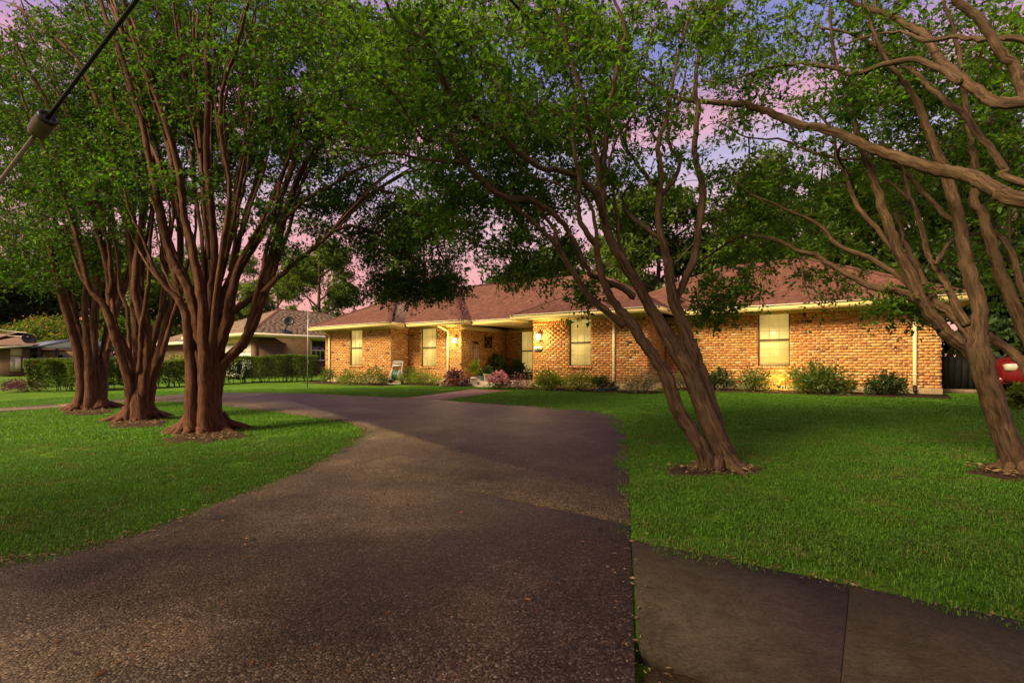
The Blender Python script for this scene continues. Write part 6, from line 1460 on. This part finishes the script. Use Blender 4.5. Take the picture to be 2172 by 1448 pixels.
def field(name, pts, rots, scl, srcs, label=None):
    me = bpy.data.meshes.new(name); me.vertices.add(len(pts)); me.vertices.foreach_set('co', pts.reshape(-1).astype(np.float32))
    for k, v in (('rz', rots), ('sc', scl)): a = me.attributes.new(k, 'FLOAT', 'POINT'); a.data.foreach_set('value', v.astype(np.float32))
    o = bpy.data.objects.new(name, me); C.objects.link(o); o['kind'] = 'stuff'
    if label: o['label'] = label
    ng = bpy.data.node_groups.new(name, 'GeometryNodeTree')
    ng.interface.new_socket('Geometry', in_out='INPUT', socket_type='NodeSocketGeometry'); ng.interface.new_socket('Geometry', in_out='OUTPUT', socket_type='NodeSocketGeometry')
    n, l = ng.nodes, ng.links; gi = n.new('NodeGroupInput'); go = n.new('NodeGroupOutput')
    ip = n.new('GeometryNodeInstanceOnPoints'); gti = n.new('GeometryNodeGeometryToInstance')
    for s_ in srcs:
        oi = n.new('GeometryNodeObjectInfo'); oi.inputs['Object'].default_value = s_; oi.inputs['As Instance'].default_value = True; l.new(oi.outputs['Geometry'], gti.inputs[0])
    jn = n.new('GeometryNodeJoinGeometry')
    for nd in [q for q in n if q.bl_idname == 'GeometryNodeObjectInfo']: l.new(nd.outputs['Geometry'], jn.inputs[0])
    n.remove(gti)
    l.new(gi.outputs[0], ip.inputs['Points']); l.new(jn.outputs[0], ip.inputs['Instance']); ip.inputs['Pick Instance'].default_value = True
    ra = n.new('GeometryNodeInputNamedAttribute'); ra.data_type = 'FLOAT'; ra.inputs['Name'].default_value = 'rz'
    sa = n.new('GeometryNodeInputNamedAttribute'); sa.data_type = 'FLOAT'; sa.inputs['Name'].default_value = 'sc'
    cx = n.new('ShaderNodeCombineXYZ'); l.new(ra.outputs['Attribute'], cx.inputs[2]); l.new(cx.outputs[0], ip.inputs['Rotation']); l.new(sa.outputs['Attribute'], ip.inputs['Scale'])
    l.new(ip.outputs[0], go.inputs[0])
    md = o.modifiers.new('scatter', 'NODES'); md.node_group = ng
    return o
def on_lawn(x, y, mrg=.0):
    ok = ~inside(x, y, DRIVE) & ~inside(x, y, WALKWAY)
    ok &= ~((y > SWY0-.02) & (y < SWY1+.0) & (x > xr0-.1))
    for x0, x1, y0, y1 in BEDS: ok &= ~((x > x0) & (x < x1) & (y > y0) & (y < y1))
    for cx_, cy_, rx, ry, ro in PATCH:
        dx, dy = x-cx_, y-cy_; ux = dx*math.cos(ro)+dy*math.sin(ro); uy = -dx*math.sin(ro)+dy*math.cos(ro)
        q = (ux/rx)**2+(uy/ry)**2; ok &= q+rng.normal(size=len(x))*.35*(1 if rx > .7 else .25) > .62
    return ok
def sample(dens, d0, d1, xr=(-22, 9), yr=(-1, 17)):
    n = int((xr[1]-xr[0])*(yr[1]-yr[0])*dens); x = rng.uniform(*xr, n); y = rng.uniform(*yr, n)
    f = -SN*x+CS*y; r = CS*x+SN*y
    ok = (f > d0) & (f < d1) & (np.abs(r) < f*1.22+.6)
    x, y = x[ok], y[ok]; ok = on_lawn(x, y); return x[ok], y[ok]
tn = [make_tuft('grass_tuft', 300, .17, .027, .0042, 11+k, M['grass']) for k in range(4)]+[make_tuft('grass_tuft_dry', 230, .18, .026, .0045, 71+k, M['grassy']) for k in range(1)]
tf = [make_tuft('grass_tuft_far', 190, .26, .027, .008, 31+k, M['grass']) for k in range(3)]
def lay_grass(name, dens, d0, d1, srcs, label):
    x, y = sample(dens, d0, d1); z = gz_np(x, y)-.012-.07*np.clip((SWY0+.05-y)/.02, 0, 1)*np.clip(x+3, 0, 1)
    pn = .5+.5*np.sin(x*1.7+y*.6)*np.sin(y*1.9-x*.4); keep = rng.random(len(x)) < .78+.22*pn
    x, y, z, pn = x[keep], y[keep], z[keep], pn[keep]
    verge = (y < SWY0-.02) & (x > -2.5)
    k2 = ~verge | (rng.random(len(x)) < .33)
    x, y, z, pn = x[k2], y[k2], z[k2], pn[k2]
    return field(name, np.stack([x, y, z], 1), rng.uniform(0, 6.283, len(x)), rng.uniform(.75, 1.2, len(x))*(.88+.2*pn), srcs, label)
lay_grass('grass', 60, .8, 8.0, tn, 'green lawn grass beside the drive')
lay_grass('grass', 26, 7.8, 19.0, tf, 'green lawn grass towards the house')
# dry clippings along the pavement edge and fallen leaves on the drive
def litter(name, n, fn, size, m, label):
    pos = np.array([fn() for _ in range(n)]); lf = MB(); d = rng.normal(size=(n, 3)); d[:, 2] *= .12
    lf.leaves(pos, d, rng.uniform(*size, n), rng.random(n), .35); o = lf.build(name, m); o['kind'] = 'stuff'; return o
def edge():
    x = rng.uniform(xr0, xr0+5.5); y = SWY1+rng.normal()*.035; return (x, y, gz(x, y)+.012)
litter('grass_clippings', 420, edge, (.012, .04), M['dry'], '')
def verge():
    x = rng.uniform(-.8, 2.4); y = rng.uniform(SWY0-.75, SWY0-.02); return (x, y, gz(x, y)-.06+rng.uniform(0, .015))
litter('leaf_litter', 900, verge, (.015, .05), M['dry'], '')
def onsoil():
    k = rng.integers(len(PATCH)); cx_, cy_, rx, ry, ro = PATCH[k]; q = rng.normal(size=2)*.42
    x = cx_+q[0]*rx*math.cos(ro)-q[1]*ry*math.sin(ro); y = cy_+q[0]*rx*math.sin(ro)+q[1]*ry*math.cos(ro); return (x, y, gz(x, y)+.035)
litter('leaf_litter', 1500, onsoil, (.02, .07), M['dry'], '')
EDG = [at(x, y) for x, y in LEFT_EDGE[2:]]; EDR = [at(x, y) for x, y in RIGHT_EDGE[:14]]
def alongedge():
    E = EDG if rng.random() < .75 else EDR; k = rng.integers(len(E)-1); q = E[k].lerp(E[k+1], rng.random()); w = rng.normal()*.05
    return (q.x+w, q.y+rng.normal()*.05, gz(q.x, q.y)+.008)
litter('leaf_litter', 1800, alongedge, (.012, .045), M['dry'], '')
def ondrive():
    while True:
        q = at(rng.uniform(0, 1320), rng.uniform(870, 1446))
        if inside(np.array([q.x]), np.array([q.y]), DRIVE)[0]: return (q.x, q.y, gz(q.x, q.y)+.006)
litter('fallen_leaves', 150, ondrive, (.015, .045), leaf_mat('dead_leaf', (.05, .02, .01), (.30, .13, .05), .1), '')
for px, py, L, an, lb in ((222, 1262, .13, .3, 'thin curved dark twig lying on the drive at the lower left'), (1905, 1018, .12, .2, 'pale twig lying in the lawn near the right edge')):
    q = at(px, py); o = MB(); q.z += .012 if px < 1300 else .03; v = Vector((math.cos(an+TH), math.sin(an+TH), 0)); o.tube([q-v*L*.5, q+Vector((0, 0, .012)), q+v*L*.3+Vector((.01, .02, .006)), q+v*L*.55+Vector((.0, -.02, .002))], [.005, .006, .005, .002], 6)
    tag(o.build('twig', M['barkd'] if px < 1300 else M['barkb']), lb, 'twig')
